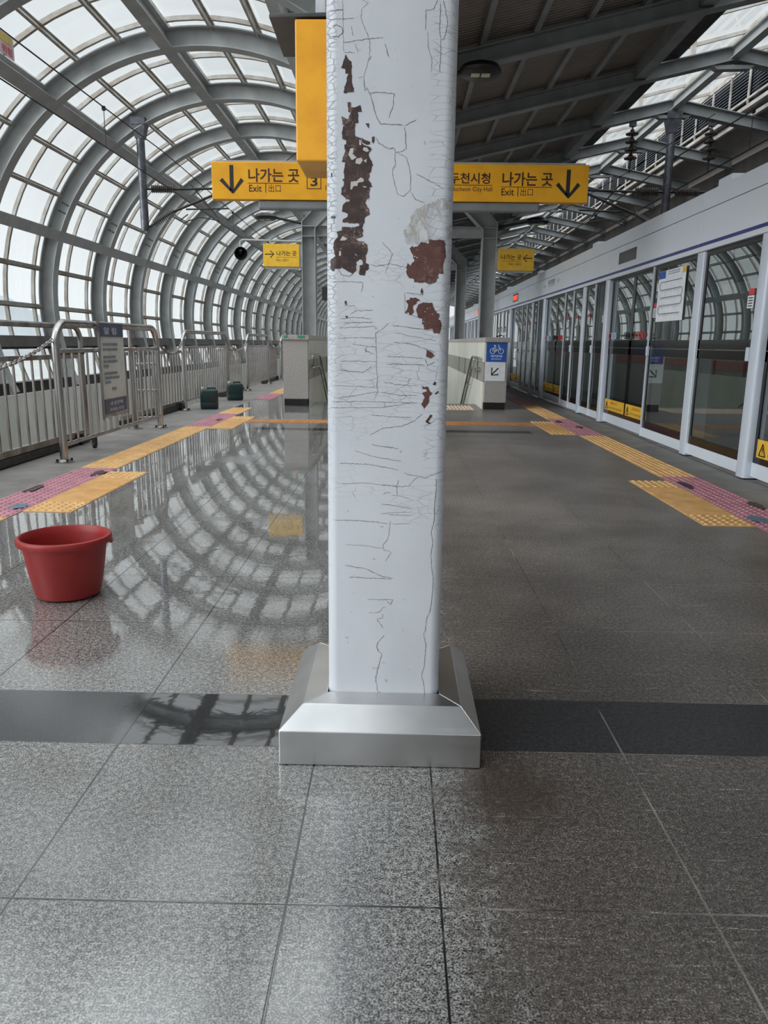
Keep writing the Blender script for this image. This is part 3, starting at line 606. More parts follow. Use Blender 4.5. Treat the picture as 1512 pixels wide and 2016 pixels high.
for x, z, nm in ((5.70, 4.93, 'upper'), (5.78, 4.80, 'lower')):
    tag(B().box(x - .03, x + .03, Y0, Y1, z, z + .06).build('side_rail', M['mull_gal']), 'pale steel %s rail running below the louver panels' % nm, 'rail')

# stairwell
struct(B().box(-1.55, 1.49, 22.5, 22.7, -3.4, 1.13).build('stairwell_end_wall', M['cream']))
st = B(); y = 14.2; z = 0.0
for i in range(18):
    z -= .165; st.box(-1.52, 1.46, y, y + .33, z - .3, z); y += .33
tag(st.build('staircase', M['granite_dark'], origin=(0, 14.2, 0)), 'granite stairs going down between the two stair parapets', 'stairs')
struct(B().box(-1.52, 1.46, 20, 22.5, -3.5, -3.0).build('stair_landing_floor', M['granite_dark']))
def parapet(name, x0, x1, yf, inner_x, label, inner_mat):
    t = thing(name, label, 'stair wall', ((x0 + x1) / 2, yf, 0))
    B().box(x0, x1, yf, 22.6, 0.12, 1.13).build('wall_body', M['granite_wall'], t, bevel=.004)
    B().box(x0 - .02, x1 + .02, yf - .03, 22.6, 1.13, 1.21).build('cap', M['granite_wall'], t, bevel=.006)
    B().box(x0 + .012, x1 - .012, yf + .012, 22.6, 0, 0.12).build('plinth', M['plinth'], t)
    xi0, xi1 = (inner_x, inner_x + .02) if inner_x > 0 else (inner_x - .02, inner_x)
    B().box(xi0, xi1, yf + .03, 22.5, 0.80, 1.128).box(xi0, xi1, yf + .1, 22.5, -3.4, 0.46).build('cladding', inner_mat, t)
    B().box(xi0, xi1, yf + .03, 22.5, 0.462, 0.798).build('tile_band', M['tile_grey'], t)
    s = B()
    for y in (13.95, 15.2, 16.6, 18.2): s.box(min(xi0, xi1) - .004, max(xi0, xi1) + .004, y, y + .16, 0.47, 0.79)
    s.build('slot', M['plinth'], t)
    e = B().box(x0 if inner_x < 0 else x0 - .002, x1 if inner_x > 0 else x1 + .002, yf - .004, yf - .002, .12, 1.13)
    return t
pl = parapet('stair_parapet', -1.98, -1.55, 13.25, -1.53, 'speckled granite stair parapet left of the pillar with black plinth', M['cream'])
pr = parapet('stair_parapet', 1.49, 1.865, 13.02, 1.47, 'granite stair parapet right of the pillar carrying the blue bicycle sign', M['cream'])
for xa, xb in ((-1.96, -1.90), (-1.72, -1.60)):
    B().box(xa, xb, 13.213, 13.219, 1.165, 1.205).build('tape', M['green_tape'], pl)
def handrail(x, side, label):
    t = thing('stair_handrail', label, 'handrail', (x, 13.2, .86))
    p = [(x, 13.25, .86), (x, 14.45, .86), (x, 14.62, .82), (x, 20.5, -2.12)]
    B().tube(p, .022, 10).build('rail', M['stainless'], t, smooth=True)
    p2 = [(x, 13.45, .66), (x, 14.35, .66), (x, 14.55, .62), (x, 20.5, -2.36)]
    B().tube(p2, .017, 10).build('lower_rail', M['stainless'], t, smooth=True)
    for y, z in ((13.5, .86), (15.3, .48), (17.0, -.37), (18.6, -1.17)):
        B().tube([(x, y, z - .01), (x, y + .03, z - .16), (x + side * .055, y + .03, z - .18)], .01, 8).build('bracket', M['stainless'], t, smooth=True)
handrail(1.41, 1, 'stainless handrail sloping down the right wall of the stairs')
handrail(-1.47, -1, 'stainless handrail sloping down the left wall of the stairs')
# ================================================================ PILLAR
PX0, PX1, PY0, PY1, PR = -0.1775, 0.1285, 1.92, 2.22, 0.028
def rrect(x0, x1, y0, y1, r, n=7):
    out = []
    for cx, cy, a0 in ((x1 - r, y1 - r, 0), (x0 + r, y1 - r, 90), (x0 + r, y0 + r, 180), (x1 - r, y0 + r, 270)):
        for i in range(n + 1):
            a = radians(a0 + 90 * i / n); out.append((cx + r * cos(a), cy + r * sin(a)))
    return out
def surf_y(x):
    for e, s in ((PX0 + PR, -1), (PX1 - PR, 1)):
        d = (x - e) * s
        if d > 0:
            d = min(d, PR * .97); return PY0 + PR - sqrt(PR * PR - d * d)
    return PY0
pillar = thing('platform_pillar', 'white painted square steel pillar with cracked and peeling paint in the foreground', 'pillar', (-.025, 2.07, 0))
B().prism(rrect(PX0, PX1, PY0, PY1, PR), lambda a, c: (a, c, .10), lambda a, c: (a, c, 3.76)).build('shaft', M['paint'], pillar, smooth=True)
rj = random.Random(3)
def patch_obj(polys, name, mat, lift, label=None, jit=.0011):
    bm = bmesh.new()
    for poly in polys:
        P = [(x / 1e4, z / 1e4) for x, z in poly]; Q = []
        for i, a in enumerate(P):
            c = P[(i + 1) % len(P)]; Q.append(a); d = sqrt((c[0] - a[0]) ** 2 + (c[1] - a[1]) ** 2)
            m = int(d / .005)
            for j in range(1, m + 1):
                t = j / (m + 1); Q.append((a[0] + (c[0] - a[0]) * t + rj.uniform(-jit, jit), a[1] + (c[1] - a[1]) * t + rj.uniform(-jit, jit)))
        vs = [bm.verts.new((x, 0, z)) for x, z in Q]
        for tr in tessellate_polygon([[Vector((x, z, 0)) for x, z in Q]]):
            try: bm.faces.new([vs[i] for i in tr])
            except Exception: pass
    bmesh.ops.triangulate(bm, faces=bm.faces[:])
    for _ in range(5):
        lng = [e for e in bm.edges if e.calc_length() > .006]
        if lng: bmesh.ops.subdivide_edges(bm, edges=lng, cuts=1)
        bmesh.ops.triangulate(bm, faces=bm.faces[:])
    off = pillar.location
    for v in bm.verts:
        v.co = Vector((v.co.x, surf_y(v.co.x) - lift, v.co.z)) - off
    bmesh.ops.recalc_face_normals(bm, faces=bm.faces[:])
    me = bpy.data.meshes.new(name); bm.to_mesh(me); bm.free(); me.materials.append(mat)
    o = bpy.data.objects.new(name, me); COL.objects.link(o); o.parent = pillar
    if label: o['label'] = label
    return o
for i, p in enumerate(PATCH): patch_obj([p], 'peeled_patch', M['primer_dark'] if i < 2 else M['primer_red'], .0006, 'bare brown primer where the paint peeled')
patch_obj(CHIPS, 'paint_chips', M['primer_dark'], .0006, 'small dark chips in the paint', .0004)
patch_obj(ISLES, 'paint_flakes', M['islet'], .0012, 'pale flakes of paint left on the primer', .0006)
patch_obj(WORN, 'worn_patch', M['worn'], .0003, 'sanded beige patch on the paint', .003)
def cracks():
    b = B(); rc = random.Random(11)
    for ln in CRACKS:
        P = [(x / 1e4, z / 1e4) for x, z in ln]; Q = [P[0]]
        for a, c in zip(P, P[1:]):
            d = sqrt((c[0] - a[0]) ** 2 + (c[1] - a[1]) ** 2); m = max(1, int(d / .004))
            for j in range(1, m + 1):
                t = j / m; jj = .0011 if j < m else 0
                Q.append((a[0] + (c[0] - a[0]) * t + rc.uniform(-jj, jj), a[1] + (c[1] - a[1]) * t + rc.uniform(-jj, jj)))
        o = len(b.v); n = len(Q); w0 = rc.uniform(.0004, .0008)
        for i, (x, z) in enumerate(Q):
            a = Q[max(i - 1, 0)]; c = Q[min(i + 1, n - 1)]; dx, dz = c[0] - a[0], c[1] - a[1]; l = sqrt(dx * dx + dz * dz) or 1
            w = w0 * rc.uniform(.5, 1.3) * (0.35 if i in (0, n - 1) else 1)
            nx, nz = -dz / l * w, dx / l * w
            b.v += [(x + nx, surf_y(x + nx) - .0005, z + nz), (x - nx, surf_y(x - nx) - .0005, z - nz)]
        b.f += [(o + 2 * i, o + 2 * i + 1, o + 2 * i + 3, o + 2 * i + 2) for i in range(n - 1)]
    b.build('paint_cracks', M['crack'], pillar)
cracks()
# stainless base cladding, four folded panels
bo = (-.298, .236, 1.80, 2.34); bi = (-.239, .186, 1.858, 2.28); bt = (PX0 - .001, PX1 + .001, PY0 - .001, PY1 + .001)
def ring(r, z, s=0): x0, x1, y0, y1 = r; return [(x0, y0, z), (x1, y0, z), (x1, y1, z), (x0, y1, z)]
R_ = [ring(bo, 0.002), ring(bo, .098), ring(bi, .150), ring(bt, .156)]
for i in range(4):
    j = (i + 1) % 4; b = B()
    e = Vector(R_[0][j]) - Vector(R_[0][i]); e.normalize()
    pts = []
    for rg in R_: pts += [Vector(rg[i]) + e * .0012, Vector(rg[j]) - e * .0012]
    b.add(pts, [(0, 1, 3, 2), (2, 3, 5, 4), (4, 5, 7, 6)])
    o = b.build('base_panel', M['brushed'], pillar)
    sm = o.modifiers.new('thickness', 'SOLIDIFY'); sm.thickness = .004; sm.offset = -1
    bv = o.modifiers.new('bevel', 'BEVEL'); bv.width = .003; bv.segments = 3; bv.limit_method = 'ANGLE'; bv.angle_limit = radians(20)
sc = B(); sp_ = [(.0, .118), (.012, .128), (.052, .122), (.060, .145)]
B().box(-.29, .228, 1.81, 2.33, .0, .09).build('base_core', M['plinth'], pillar)
# yellow call box behind the pillar
bx = thing('yellow_box', 'yellow metal box fixed behind the foreground pillar under a dark cap', 'box', (-.1, 2.34, 1.585))
B().box(-.287, .08, 2.226, 2.45, 1.585, 1.935).build('body', M['box_yellow'], bx, bevel=.004)
B().hexa([(-.355, 2.224, 1.936), (.13, 2.224, 1.950), (.13, 2.49, 1.944), (-.355, 2.49, 1.930)], [(-.355, 2.224, 1.946), (.13, 2.224, 1.960), (.13, 2.49, 1.954), (-.355, 2.49, 1.940)]).build('cap', M['cap_metal'], bx, bevel=.002)
B().box(-.20, -.10, 2.30, 2.36, 1.578, 1.586).build('slot', M['black'], bx)
cd = B().box(-.236, -.19, 2.27, 2.36, 1.962, 3.75).box(-.215, -.208, 2.262, 2.27, 1.962, 3.75).build('cable_trunking', M['white_paint2'], origin=(-.21, 2.3, 1.96))
tag(cd, 'white vertical cable trunking above the yellow box behind the pillar', 'trunking')
# second pillar hidden behind the first carries the long sign
o = B().prism(rrect(-.18, .13, 8.73, 9.03, .028), lambda a, c: (a, c, 0), lambda a, c: (a, c, 3.76)).build('platform_pillar', M['paint'], smooth=True, origin=(-.025, 8.87, 0))
tag(o, 'white square pillar standing behind the foreground one, holding the long exit sign', 'pillar')

# ---- portal columns at the stairs
def hcol(b, x0, x1, y, s, zb, zk, rise):
    """s=+1: arm bends towards +x ; x0<x1"""
    t = .016
    def fl(x, zk_): b.prism([(x, zb), (x + t, zb), (x + t, zk_), (x + t + s * rise, zk_ + rise), (x + s * rise, zk_ + rise), (x, zk_)], lambda a, c: (a, y - .15, c), lambda a, c: (a, y + .15, c))
    w = x1 - x0
    za, zc = (zk + w * .45, zk) if s > 0 else (zk, zk + w * .45)
    fl(x0, za); fl(x1 - t, zc)
    b.prism([(x0, zb), (x1, zb), (x1, zc), (x1 + s * rise, zc + rise), (x0 + s * rise, za + rise), (x0, za)], lambda a, c: (a, y - .012, c), lambda a, c: (a, y + .012, c))
    for z in (zk - .16, zk + .03): b.box(x0, x1, y - .14, y + .14, z, z + .012)
for j, y in enumerate((15.87, 22.67)):
    far = 'nearer' if j == 0 else 'farther'
    for x0, x1, s, sd in ((-1.945, -1.67, 1, 'left'), (1.645, 1.935, -1, 'right')):
        t = thing('portal_column', 'grey H-section steel column with bent head on the %s stair parapet, %s portal' % (sd, far), 'column', ((x0 + x1) / 2, y, 0))
        b = B(); hcol(b, x0, x1, y, s, 1.212, 3.30, .72)
        b.build('shaft', M['steel_grey'], t)
    b = B().box(-1.67, 1.645, y - .08, y + .08, 3.16, 3.175).box(-1.67, 1.645, y - .01, y + .01, 3.175, 3.345).box(-1.67, 1.645, y - .08, y + .08, 3.345, 3.36)
    tag(b.build('portal_crossbeam', M['steel_grey'], origin=(0, y, 3.16)), 'grey steel crossbeam tying the two bent columns of the %s portal' % far, 'beam')

# ================================================================ SIGNS
UX, UZ = (1, 0, 0), (0, 0, 1)
def arrow(b, cx, cz, y, L, w, head, ang):
    """flat arrow pointing along ang (deg, 0=+x) centred at (cx,cz); faces -y"""
    a = radians(ang); d = Vector((cos(a), 0, sin(a))); n = Vector((-sin(a), 0, cos(a))); c = Vector((cx, y, cz))
    tip = c + d * L / 2
    def bar(p, q, w_):
        v = (q - p).normalized(); m = Vector((0, 1, 0)).cross(v) * w_ / 2; b.quad(p - m, p + m, q + m, q - m)
    bar(c - d * L / 2, tip - d * w * .5, w)
    for sgn in (1, -1):
        e = tip - d * head * .72 + n * sgn * head * .62
        v = (tip - e).normalized(); m = Vector((0, 1, 0)).cross(v) * w / 2
        b.quad(e - m * 1.0, e + m * 1.0, tip + m * .2 + v * w * .1, tip - m * .9)
def frame_rect(b, x0, x1, z0, z1, y, t):
    b.quad((x0, y, z0), (x1, y, z0), (x1, y, z0 + t), (x0, y, z0 + t)); b.quad((x0, y, z1 - t), (x1, y, z1 - t), (x1, y, z1), (x0, y, z1))
    b.quad((x0, y, z0 + t), (x0 + t, y, z0 + t), (x0 + t, y, z1 - t), (x0, y, z1 - t)); b.quad((x1 - t, y, z0 + t), (x1, y, z0 + t), (x1, y, z1 - t), (x1 - t, y, z1 - t))
YS = 8.60
sg = thing('exit_sign', 'long yellow hanging exit sign across the platform behind the foreground pillar', 'sign', (0, 8.66, 2.585))
B().box(-2.02, 2.0, YS, 8.715, 2.585, 2.96).build('panel', M['yellow'], sg, bevel=.006)
B().box(-1.97, 1.97, 8.64, 8.715, 2.961, 2.985).build('top_channel', M['steel_grey'], sg)
B().box(-1.53, 1.50, 8.62, 8.72, 2.49, 2.584).build('support_beam', M['roof_steel'], sg, bevel=.02)
b = B(); arrow(b, -1.805, 2.79, YS - .0015, .275, .042, .185, -90); b.build('arrow', M['ink'], sg)
b = B(); arrow(b, 1.785, 2.775, YS - .0015, .275, .042, .185, -90); b.build('arrow', M['ink'], sg)
b = B()
for x0, x1, z in ((-1.63, -1.085, 2.747), (1.075, 1.62, 2.732), (.41, .98, 2.747)): b.quad((x0, YS - .0015, z), (x1, YS - .0015, z), (x1, YS - .0015, z + .006), (x0, YS - .0015, z + .006))
for x, z in ((-1.445, 2.655), (1.252, 2.642)): b.quad((x, YS - .0015, z), (x + .008, YS - .0015, z), (x + .008, YS - .0015, z + .09), (x, YS - .0015, z + .09))
frame_rect(b, -1.00, -.845, 2.695, 2.86, YS - .0015, .008)
b.build('rule_lines', M['brown_ink'], sg)
text('나가는 곳', (-1.625, YS, 2.775), UX, UZ, .145, M['brown_ink'], sg, 'lettering', .545, .022)
text('Exit', (-1.62, YS, 2.665), UX, UZ, .098, M['brown_ink'], sg, 'lettering', .135, .012)
text('出口', (-1.41, YS, 2.667), UX, UZ, .085, M['brown_ink'], sg, 'lettering', .13)
text('3', (-.922, YS, 2.728), UX, UZ, .125, M['ink'], sg, 'lettering', .075, .02, 'CENTER')
text('동두천', (-.80, YS, 2.785), UX, UZ, .115, M['brown_ink'], sg, 'lettering', .36, .01)
text('Dongducheon', (-.80, YS, 2.69), UX, UZ, .062, M['brown_ink'], sg, 'lettering', .33)
text('동두천시청', (.955, YS, 2.775), UX, UZ, .115, M['brown_ink'], sg, 'lettering', .54, .02, 'RIGHT')
text('Dongducheon City Hall', (.98, YS, 2.69), UX, UZ, .062, M['brown_ink'], sg, 'lettering', .56, 0, 'RIGHT')
text('나가는 곳', (1.085, YS, 2.76), UX, UZ, .145, M['brown_ink'], sg, 'lettering', .535, .022)
text('Exit', (1.08, YS, 2.652), UX, UZ, .098, M['brown_ink'], sg, 'lettering', .135, .012)
text('出口', (1.285, YS, 2.654), UX, UZ, .085, M['brown_ink'], sg, 'lettering', .13)
YB = 15.68
def small_sign(x0, x1, z0, z1, right):
    t = thing('exit_sign', 'small yellow exit sign with an arrow pointing %s on the %s portal column' % (('left', 'right') if right else ('right', 'left')), 'sign', ((x0 + x1) / 2, YB, z0))
    B().box(x0, x1, YB, YB + .07, z0, z1).build('panel', M['sticker_yellow'], t, bevel=.004)
    bx0, bx1 = (x0 - .05, x0) if right else (x1, x1 + .06)
    B().box(x0 + .02, x1 - .02, YB + .02, YB + .06, z0 - .045, z0 - .001).box(bx0, bx1, YB + .02, YB + .06, z0 + .0, z1 - .05).build('bracket', M['steel_grey'], t)
    b = B(); y = YB - .0015; zc = z0 + .235
    if right:
        arrow(b, x1 - .125, zc, y, .18, .018, .105, 180); tx = x0 + .055; ux = x0 + .42
    else:
        arrow(b, x0 + .125, zc, y, .18, .018, .105, 0); tx = x0 + .265; ux = tx
    b.build('arrow', M['ink'], t)
    text('나가는 곳', (tx, YB, z0 + .215), UX, UZ, .105, M['ink'], t, 'lettering', .40, .015)
    bb = B().quad((tx, y, z0 + .175), (tx + .40, y, z0 + .175), (tx + .40, y, z0 + .18), (tx, y, z0 + .18)); bb.build('rule_line', M['ink'], t)
    e0 = tx + (.16 if right else 0)
    text('Exit | 出口', (e0, YB, z0 + .105), UX, UZ, .06, M['ink'], t, 'lettering', .235)
small_sign(-2.705, -1.985, 2.555, 2.985, False)
small_sign(1.967, 2.675, 2.53, 2.945, True)
# bicycle sign
yb = 13.012
bs = thing('bicycle_sign', 'blue and white bicycle path sign on the front of the right stair parapet', 'sign', (1.67, yb, .48))
B().box(1.505, 1.838, yb, 13.02, .805, 1.125).build('blue_panel', M['sign_blue'], bs)
B().box(1.488, 1.832, yb, 13.02, .485, .803).build('arrow_panel', M['sign_white'], bs)
b = B(); arrow(b, 1.655, .645, yb - .0015, .165, .022, .13, 225); b.build('arrow', M['ink'], bs)
yy = yb - .004
def ringt(c, r, t):
    p = [(c[0] + r * cos(2 * pi * i / 24), yy, c[1] + r * sin(2 * pi * i / 24)) for i in range(25)]
    return B().tube(p, t, 6, False)
bk = B()
for c in ((1.605, .985), (1.745, .985)):
    r_ = ringt(c, .042, .0042); bk.add(r_.v, r_.f)
bk.tube([(1.605, yy, .985), (1.632, yy, 1.055), (1.712, yy, 1.055), (1.672, yy, .985), (1.605, yy, .985)], .0042, 6)
bk.tube([(1.672, yy, .985), (1.638, yy, 1.075)], .0042, 6).tube([(1.745, yy, .985), (1.705, yy, 1.085), (1.69, yy, 1.088)], .0042, 6).tube([(1.622, yy, 1.078), (1.655, yy, 1.078)], .006, 6)
bk.build('bicycle_pictogram', M['white'], bs)
text('자전거경사로', (1.672, yb, .885), UX, UZ, .045, M['white'], bs, 'lettering', .20, .01, 'CENTER')
text('Bike-Railway', (1.672, yb, .845), UX, UZ, .03, M['white'], bs, 'lettering', .165, .005, 'CENTER')
ct = thing('hand_brush', 'small brush with a black handle lying on the right stair parapet cap', 'brush', (1.74, 13.06, 1.21))
B().beam((1.66, 13.06, 1.222), (1.77, 13.06, 1.252), .03, .02).build('handle', M['black'], ct, bevel=.004)
B().box(1.755, 1.83, 13.03, 13.09, 1.245, 1.29).build('bristles', M['white'], ct, bevel=.006)
# ================================================================ TACTILE PAVING
def dome(b, x, y, z, r, h, n=8):
    o = len(b.v)
    for rr, hh in ((r, 0), (r * .72, h * .8)):
        for k in range(n): b.v.append((x + rr * cos(2 * pi * k / n), y + rr * sin(2 * pi * k / n), z + hh))
    b.v.append((x, y, z + h))
    for k in range(n):
        q = (k + 1) % n; b.f.append((o + k, o + q, o + n + q, o + n + k)); b.f.append((o + n + k, o + n + q, o + 2 * n))
def strip(x0, x1, y0, y1, mat, label, group, nx=6, dy=.055, name='tactile_strip', r=.017):
    b = B().box(x0, x1, y0, y1, 0, .004)
    m = int((y1 - y0) / dy)
    for j in range(m):
        for i in range(nx): dome(b, x0 + (i + .5) * (x1 - x0) / nx, y0 + (j + .5) * (y1 - y0) / m, .004, r, .009)
    o = b.build(name, mat, origin=((x0 + x1) / 2, (y0 + y1) / 2, 0), smooth=True)
    return tag(o, label, 'tactile paving', group)
def pad(x0, x1, y0, y1, label, outer):
    t = thing('tactile_pad', label, 'tactile paving', ((x0 + x1) / 2, (y0 + y1) / 2, 0), 'tactile pads at the doors')
    b = B().box(x0, x1, y0, y1, 0, .004)
    for ya, yb in ((y0, y0 + .30), (y1 - .30, y1)):
        for j in range(5):
            for i in range(6): dome(b, x0 + (i + .5) * (x1 - x0) / 6, ya + (j + .5) * .06, .004, .018, .009)
    b.build('dotted_tiles', M['tac_yellow'], t, smooth=True)
    b = B(); y = y0 + .31
    while y < y1 - .32:
        b.box(x0 + .005, x1 - .005, y, y + .018, .004, .008); y += .036
    b.build('ribbed_tiles', M['tac_yellow'], t)
LX0, LX1, RX0, RX1 = -2.752, -2.425, 2.275, 2.60
G = 'tactile strips along the platform edges'
def rows(x0, x1, side, segs):
    for (a, c, col, lab) in segs: strip(x0, x1, a, c, M['tac_pink' if col == 'pink' else 'tac_yellow'], lab, G)
rows(LX0, LX1, 'left', [
    (2.2, 4.55, 'yellow', 'yellow dotted tactile strip entering at the left picture edge beside the red bucket'),
    (4.56, 6.42, 'pink', 'faded pink tactile strip beside the nearest pad on the left'),
    (6.43, 9.75, 'yellow', 'yellow tactile strip on the left between the two pink stretches'),
    (9.76, 11.55, 'pink', 'pink tactile strip on the left before the green jerrycans'),
    (11.56, 12.7, 'yellow', 'short yellow tactile strip on the left ending beside the nearer jerrycan'),
    (14.6, 16.2, 'pink', 'pale pink tactile strip left of the granite parapet beyond the jerrycans'),
    (16.21, 19.0, 'yellow', 'yellow tactile strip on the left beside the stair parapet')])
rows(RX0, RX1, 'right', [
    (2.2, 4.3, 'yellow', 'yellow tactile strip on the right, out of frame before the pink stretch'),
    (4.31, 6.42, 'pink', 'pink dotted tactile strip running out of the right picture edge'),
    (6.43, 9.35, 'yellow', 'long yellow tactile strip on the right along the glass doors'),
    (9.36, 11.45, 'pink', 'short pink tactile strip on the right beside the farther pad'),
    (11.46, 14.0, 'yellow', 'yellow tactile strip on the right beside the stair parapet'),
    (14.01, 16.1, 'pink', 'dim pink tactile strip in the far right passage beside the stairs')])
pad(-2.42, -2.10, 4.72, 6.26, 'yellow tactile pad with ribbed middle on the left behind the red bucket', -1)
pad(1.945, 2.27, 4.63, 6.21, 'yellow tactile pad with ribbed middle on the right near the picture edge', 1)
pad(-2.42, -2.10, 9.6, 11.15, 'farther yellow tactile pad on the left, joining the orange cross line', -1)
pad(1.945, 2.27, 9.45, 11.02, 'farther yellow tactile pad on the right, joining the orange cross line', 1)
def blob(x, y, sx, sy, n, mat, name, label, z=.0112, seed=1):
    rr = random.Random(seed); p = []
    for i in range(n):
        a = 2 * pi * i / n; k = rr.uniform(.6, 1.1); p.append((x + sx * k * cos(a), y + sy * k * sin(a)))
    o = B().prism(p, lambda a, c: (a, c, z), lambda a, c: (a, c, z + .0008)).build(name, mat, origin=(x, y, z))
    return tag(o, label, 'tape', 'worn tape on the pink tactile strips')
blob(-2.48, 6.15, .05, .16, 13, M['tape_black'], 'worn_tape', 'dark torn tape at the far end of the left pink strip', seed=2)
blob(-2.69, 5.45, .05, .17, 11, M['tape_black'], 'worn_tape', 'dark torn tape on the outer edge of the left pink strip', seed=3)
blob(-2.50, 4.86, .07, .10, 9, M['tape_blue'], 'worn_tape', 'blue grey torn tape beside the corner of the left pad', seed=4)
blob(2.34, 6.0, .05, .15, 13, M['tape_black'], 'worn_tape', 'dark torn tape on the right pink strip at the pad corner', seed=5)
blob(2.55, 5.25, .05, .16, 11, M['tape_black'], 'worn_tape', 'dark torn tape on the outer edge of the right pink strip', seed=6)
blob(2.36, 4.80, .08, .14, 9, M['tape_blue'], 'worn_tape', 'blue grey torn tape at the near corner of the right pad', seed=7)
blob(2.36, 11.0, .05, .18, 11, M['tape_black'], 'worn_tape', 'small dark tape at the far end of the farther right pink strip', seed=8)
blob(2.50, 10.3, .06, .16, 11, M['tape_black'], 'worn_tape', 'small dark tape in the middle of the farther right pink strip', seed=9)
blob(-2.50, 10.6, .05, .18, 11, M['tape_black'], 'worn_tape', 'small dark tape on the farther left pink strip', seed=10)
b = B()
for i in range(14):
    x0 = -2.10 + i * .2885
    b.box(x0 + .006, x0 + .2825, 10.42, 10.84, 0, .005)
    for j in range(4): b.box(x0 + .03, x0 + .26, 10.46 + j * .1, 10.49 + j * .1, .005, .009)
tag(b.build('tactile_line', M['tac_orange']), 'orange tactile guide line crossing the platform before the stairs', 'tactile paving')
strip(-1.15, 1.33, 12.85, 13.75, M['tac_pale'], 'pale dotted warning tiles at the top of the stairs', None, nx=40, dy=.062, name='warning_tiles')

# ================================================================ BUCKET, JERRYCANS
bu = thing('bucket', 'red plastic bucket standing on the wet floor at left', 'bucket', (-1.436, 3.14, 0))
prof = [(0.001, .004), (.12, .004), (.134, .010), (.138, .02), (.150, .085), (.1515, .088), (.1535, .105), (.155, .108), (.172, .225), (.176, .236), (.193, .240), (.196, .247), (.196, .262), (.192, .268), (.180, .270), (.175, .264), (.168, .235), (.150, .11), (.133, .026), (.001, .022)]
B().lathe(prof, (-1.436, 3.14, 0), 64).build('body', M['bucket_red'], bu, smooth=True)
B().tube([(-1.436 + .194 * cos(a), 3.14 + .194 * sin(a), .236 - .012 * abs(sin(a * 1.0))) for a in [radians(8 + i * 6) for i in range(0, 6)]], .006, 8).build('handle_lug', M['bucket_red'], bu, smooth=True)
def jerry(label):
    t = thing('jerrycan', label, 'jerrycan', (0, 0, 0), 'green jerrycans by the left railing')
    b = B(); L = [(0, .90), (.02, .97), (.05, 1.0), (.10, 1.0), (.105, .988), (.112, .988), (.117, 1.0), (.235, 1.0), (.24, 1.0), (.28, .99), (.305, .93), (.32, .82)]
    o = 0; ring_n = None
    for z, s in L:
        p = rrect(-.145 * s, .145 * s, -.115 * s, .115 * s, .05 * s, 5); ring_n = len(p); b.v += [(x, y, z) for x, y in p]
    for i in range(len(L) - 1):
        for k in range(ring_n): b.f.append((i * ring_n + k, i * ring_n + (k + 1) % ring_n, (i + 1) * ring_n + (k + 1) % ring_n, (i + 1) * ring_n + k))
    b.f.append(tuple(reversed(range(ring_n)))); b.f.append(tuple((len(L) - 1) * ring_n + k for k in range(ring_n)))
    b.build('body', M['jerry'], t, smooth=True, local=True)
    B().tube([(-.03, 0, .318), (-.02, 0, .338), (.09, 0, .342), (.105, 0, .318)], .014, 10).build('handle', M['jerry'], t, smooth=True, local=True)
    B().lathe([(.001, .318), (.027, .318), (.027, .352), (.022, .356), (.001, .356)], (-.10, 0, 0), 20).build('screw_cap', M['white_paint2'], t, smooth=True, local=True)['label'] = 'white screw cap'
    return t
j1 = jerry('dark green jerrycan by the railing, the nearer of two'); j1.location = (-3.085, 12.42, 0); j1.rotation_euler.z = radians(14)
j2 = dup(j1, (-3.07, 14.34, 0), 'dark green jerrycan by the railing, the farther of two'); j2.rotation_euler.z = radians(22)

# ================================================================ RAILINGS (left)
def hoop(x, ya, yb, label, zt=1.235, nb=17, r=.030, rail=True):
    t = thing('railing_hoop', label, 'railing', (x, (ya + yb) / 2, 0), 'railing hoops')
    R = .22; p = [(x, ya, .0), (x, ya, zt - R)]
    for i in range(1, 8): a = radians(180 - 90 * i / 8); p.append((x, ya + R + R * cos(a), zt - R + R * sin(a)))
    for i in range(0, 9): a = radians(90 - 90 * i / 8); p.append((x, yb - R + R * cos(a), zt - R + R * sin(a)))
    p.append((x, yb, 0))
    B().tube(p, r, 12).build('hoop_tube', M['stainless'], t, smooth=True)
    B().tube([(x, ya, .99), (x, yb, .99)], .020, 10).build('mid_rail', M['stainless'], t, smooth=True)
    B().tube([(x, ya, .155), (x, yb, .155)], .020, 10).build('bottom_rail', M['stainless'], t, smooth=True)
    bar = None
    for i in range(nb):
        y = ya + (yb - ya) * (i + 1) / (nb + 1)
        if bar is None:
            bar = B().tube([(x, y, .155), (x, y, .99)], .0125, 8).build('bar', M['stainless'], t, smooth=True); yb0 = y
        else:
            c = bar.copy(); COL.objects.link(c); c.parent = t; c.location = (0, y - yb0, 0)
    for y in (ya, yb):
        b = B().lathe([(.001, .0), (.085, .0), (.085, .008), (.05, .014), (.032, .03), (.001, .03)], (x, y, 0), 20)
        f = b.build('base_flange', M['stainless_worn'], t, smooth=True)
        n = B()
        for q in range(4):
            a = pi / 4 + q * pi / 2; n.lathe([(.001, .008), (.012, .008), (.012, .034), (.001, .034)], (x + .065 * cos(a), y + .065 * sin(a), 0), 8)
        n.build('bolts', M['dark_steel'], f)
    return t
h1 = hoop(-3.02, 6.74, 9.60, 'nearest stainless railing hoop, carrying the hanging notice banner', 1.24, 16, .036)
B().lathe([(.001, -.012), (.035, -.012), (.035, .012), (.001, .012)], (-3.06, 7.55, .05), 16, (1, 0, 0)).box(-3.08, -3.04, 7.53, 7.57, .05, .14).build('caster', M['rubber'], h1)
hoop(-3.38, 12.05, 15.2, 'second stainless railing hoop, behind the nearer jerrycan', 1.235, 19)
hoop(-3.38, 17.2, 20.05, 'third stainless railing hoop, beyond the farther jerrycan', 1.24, 19)
hoop(-3.38, 22.25, 25.1, 'farthest stainless railing hoop, ending behind the granite parapet', 1.24, 19)
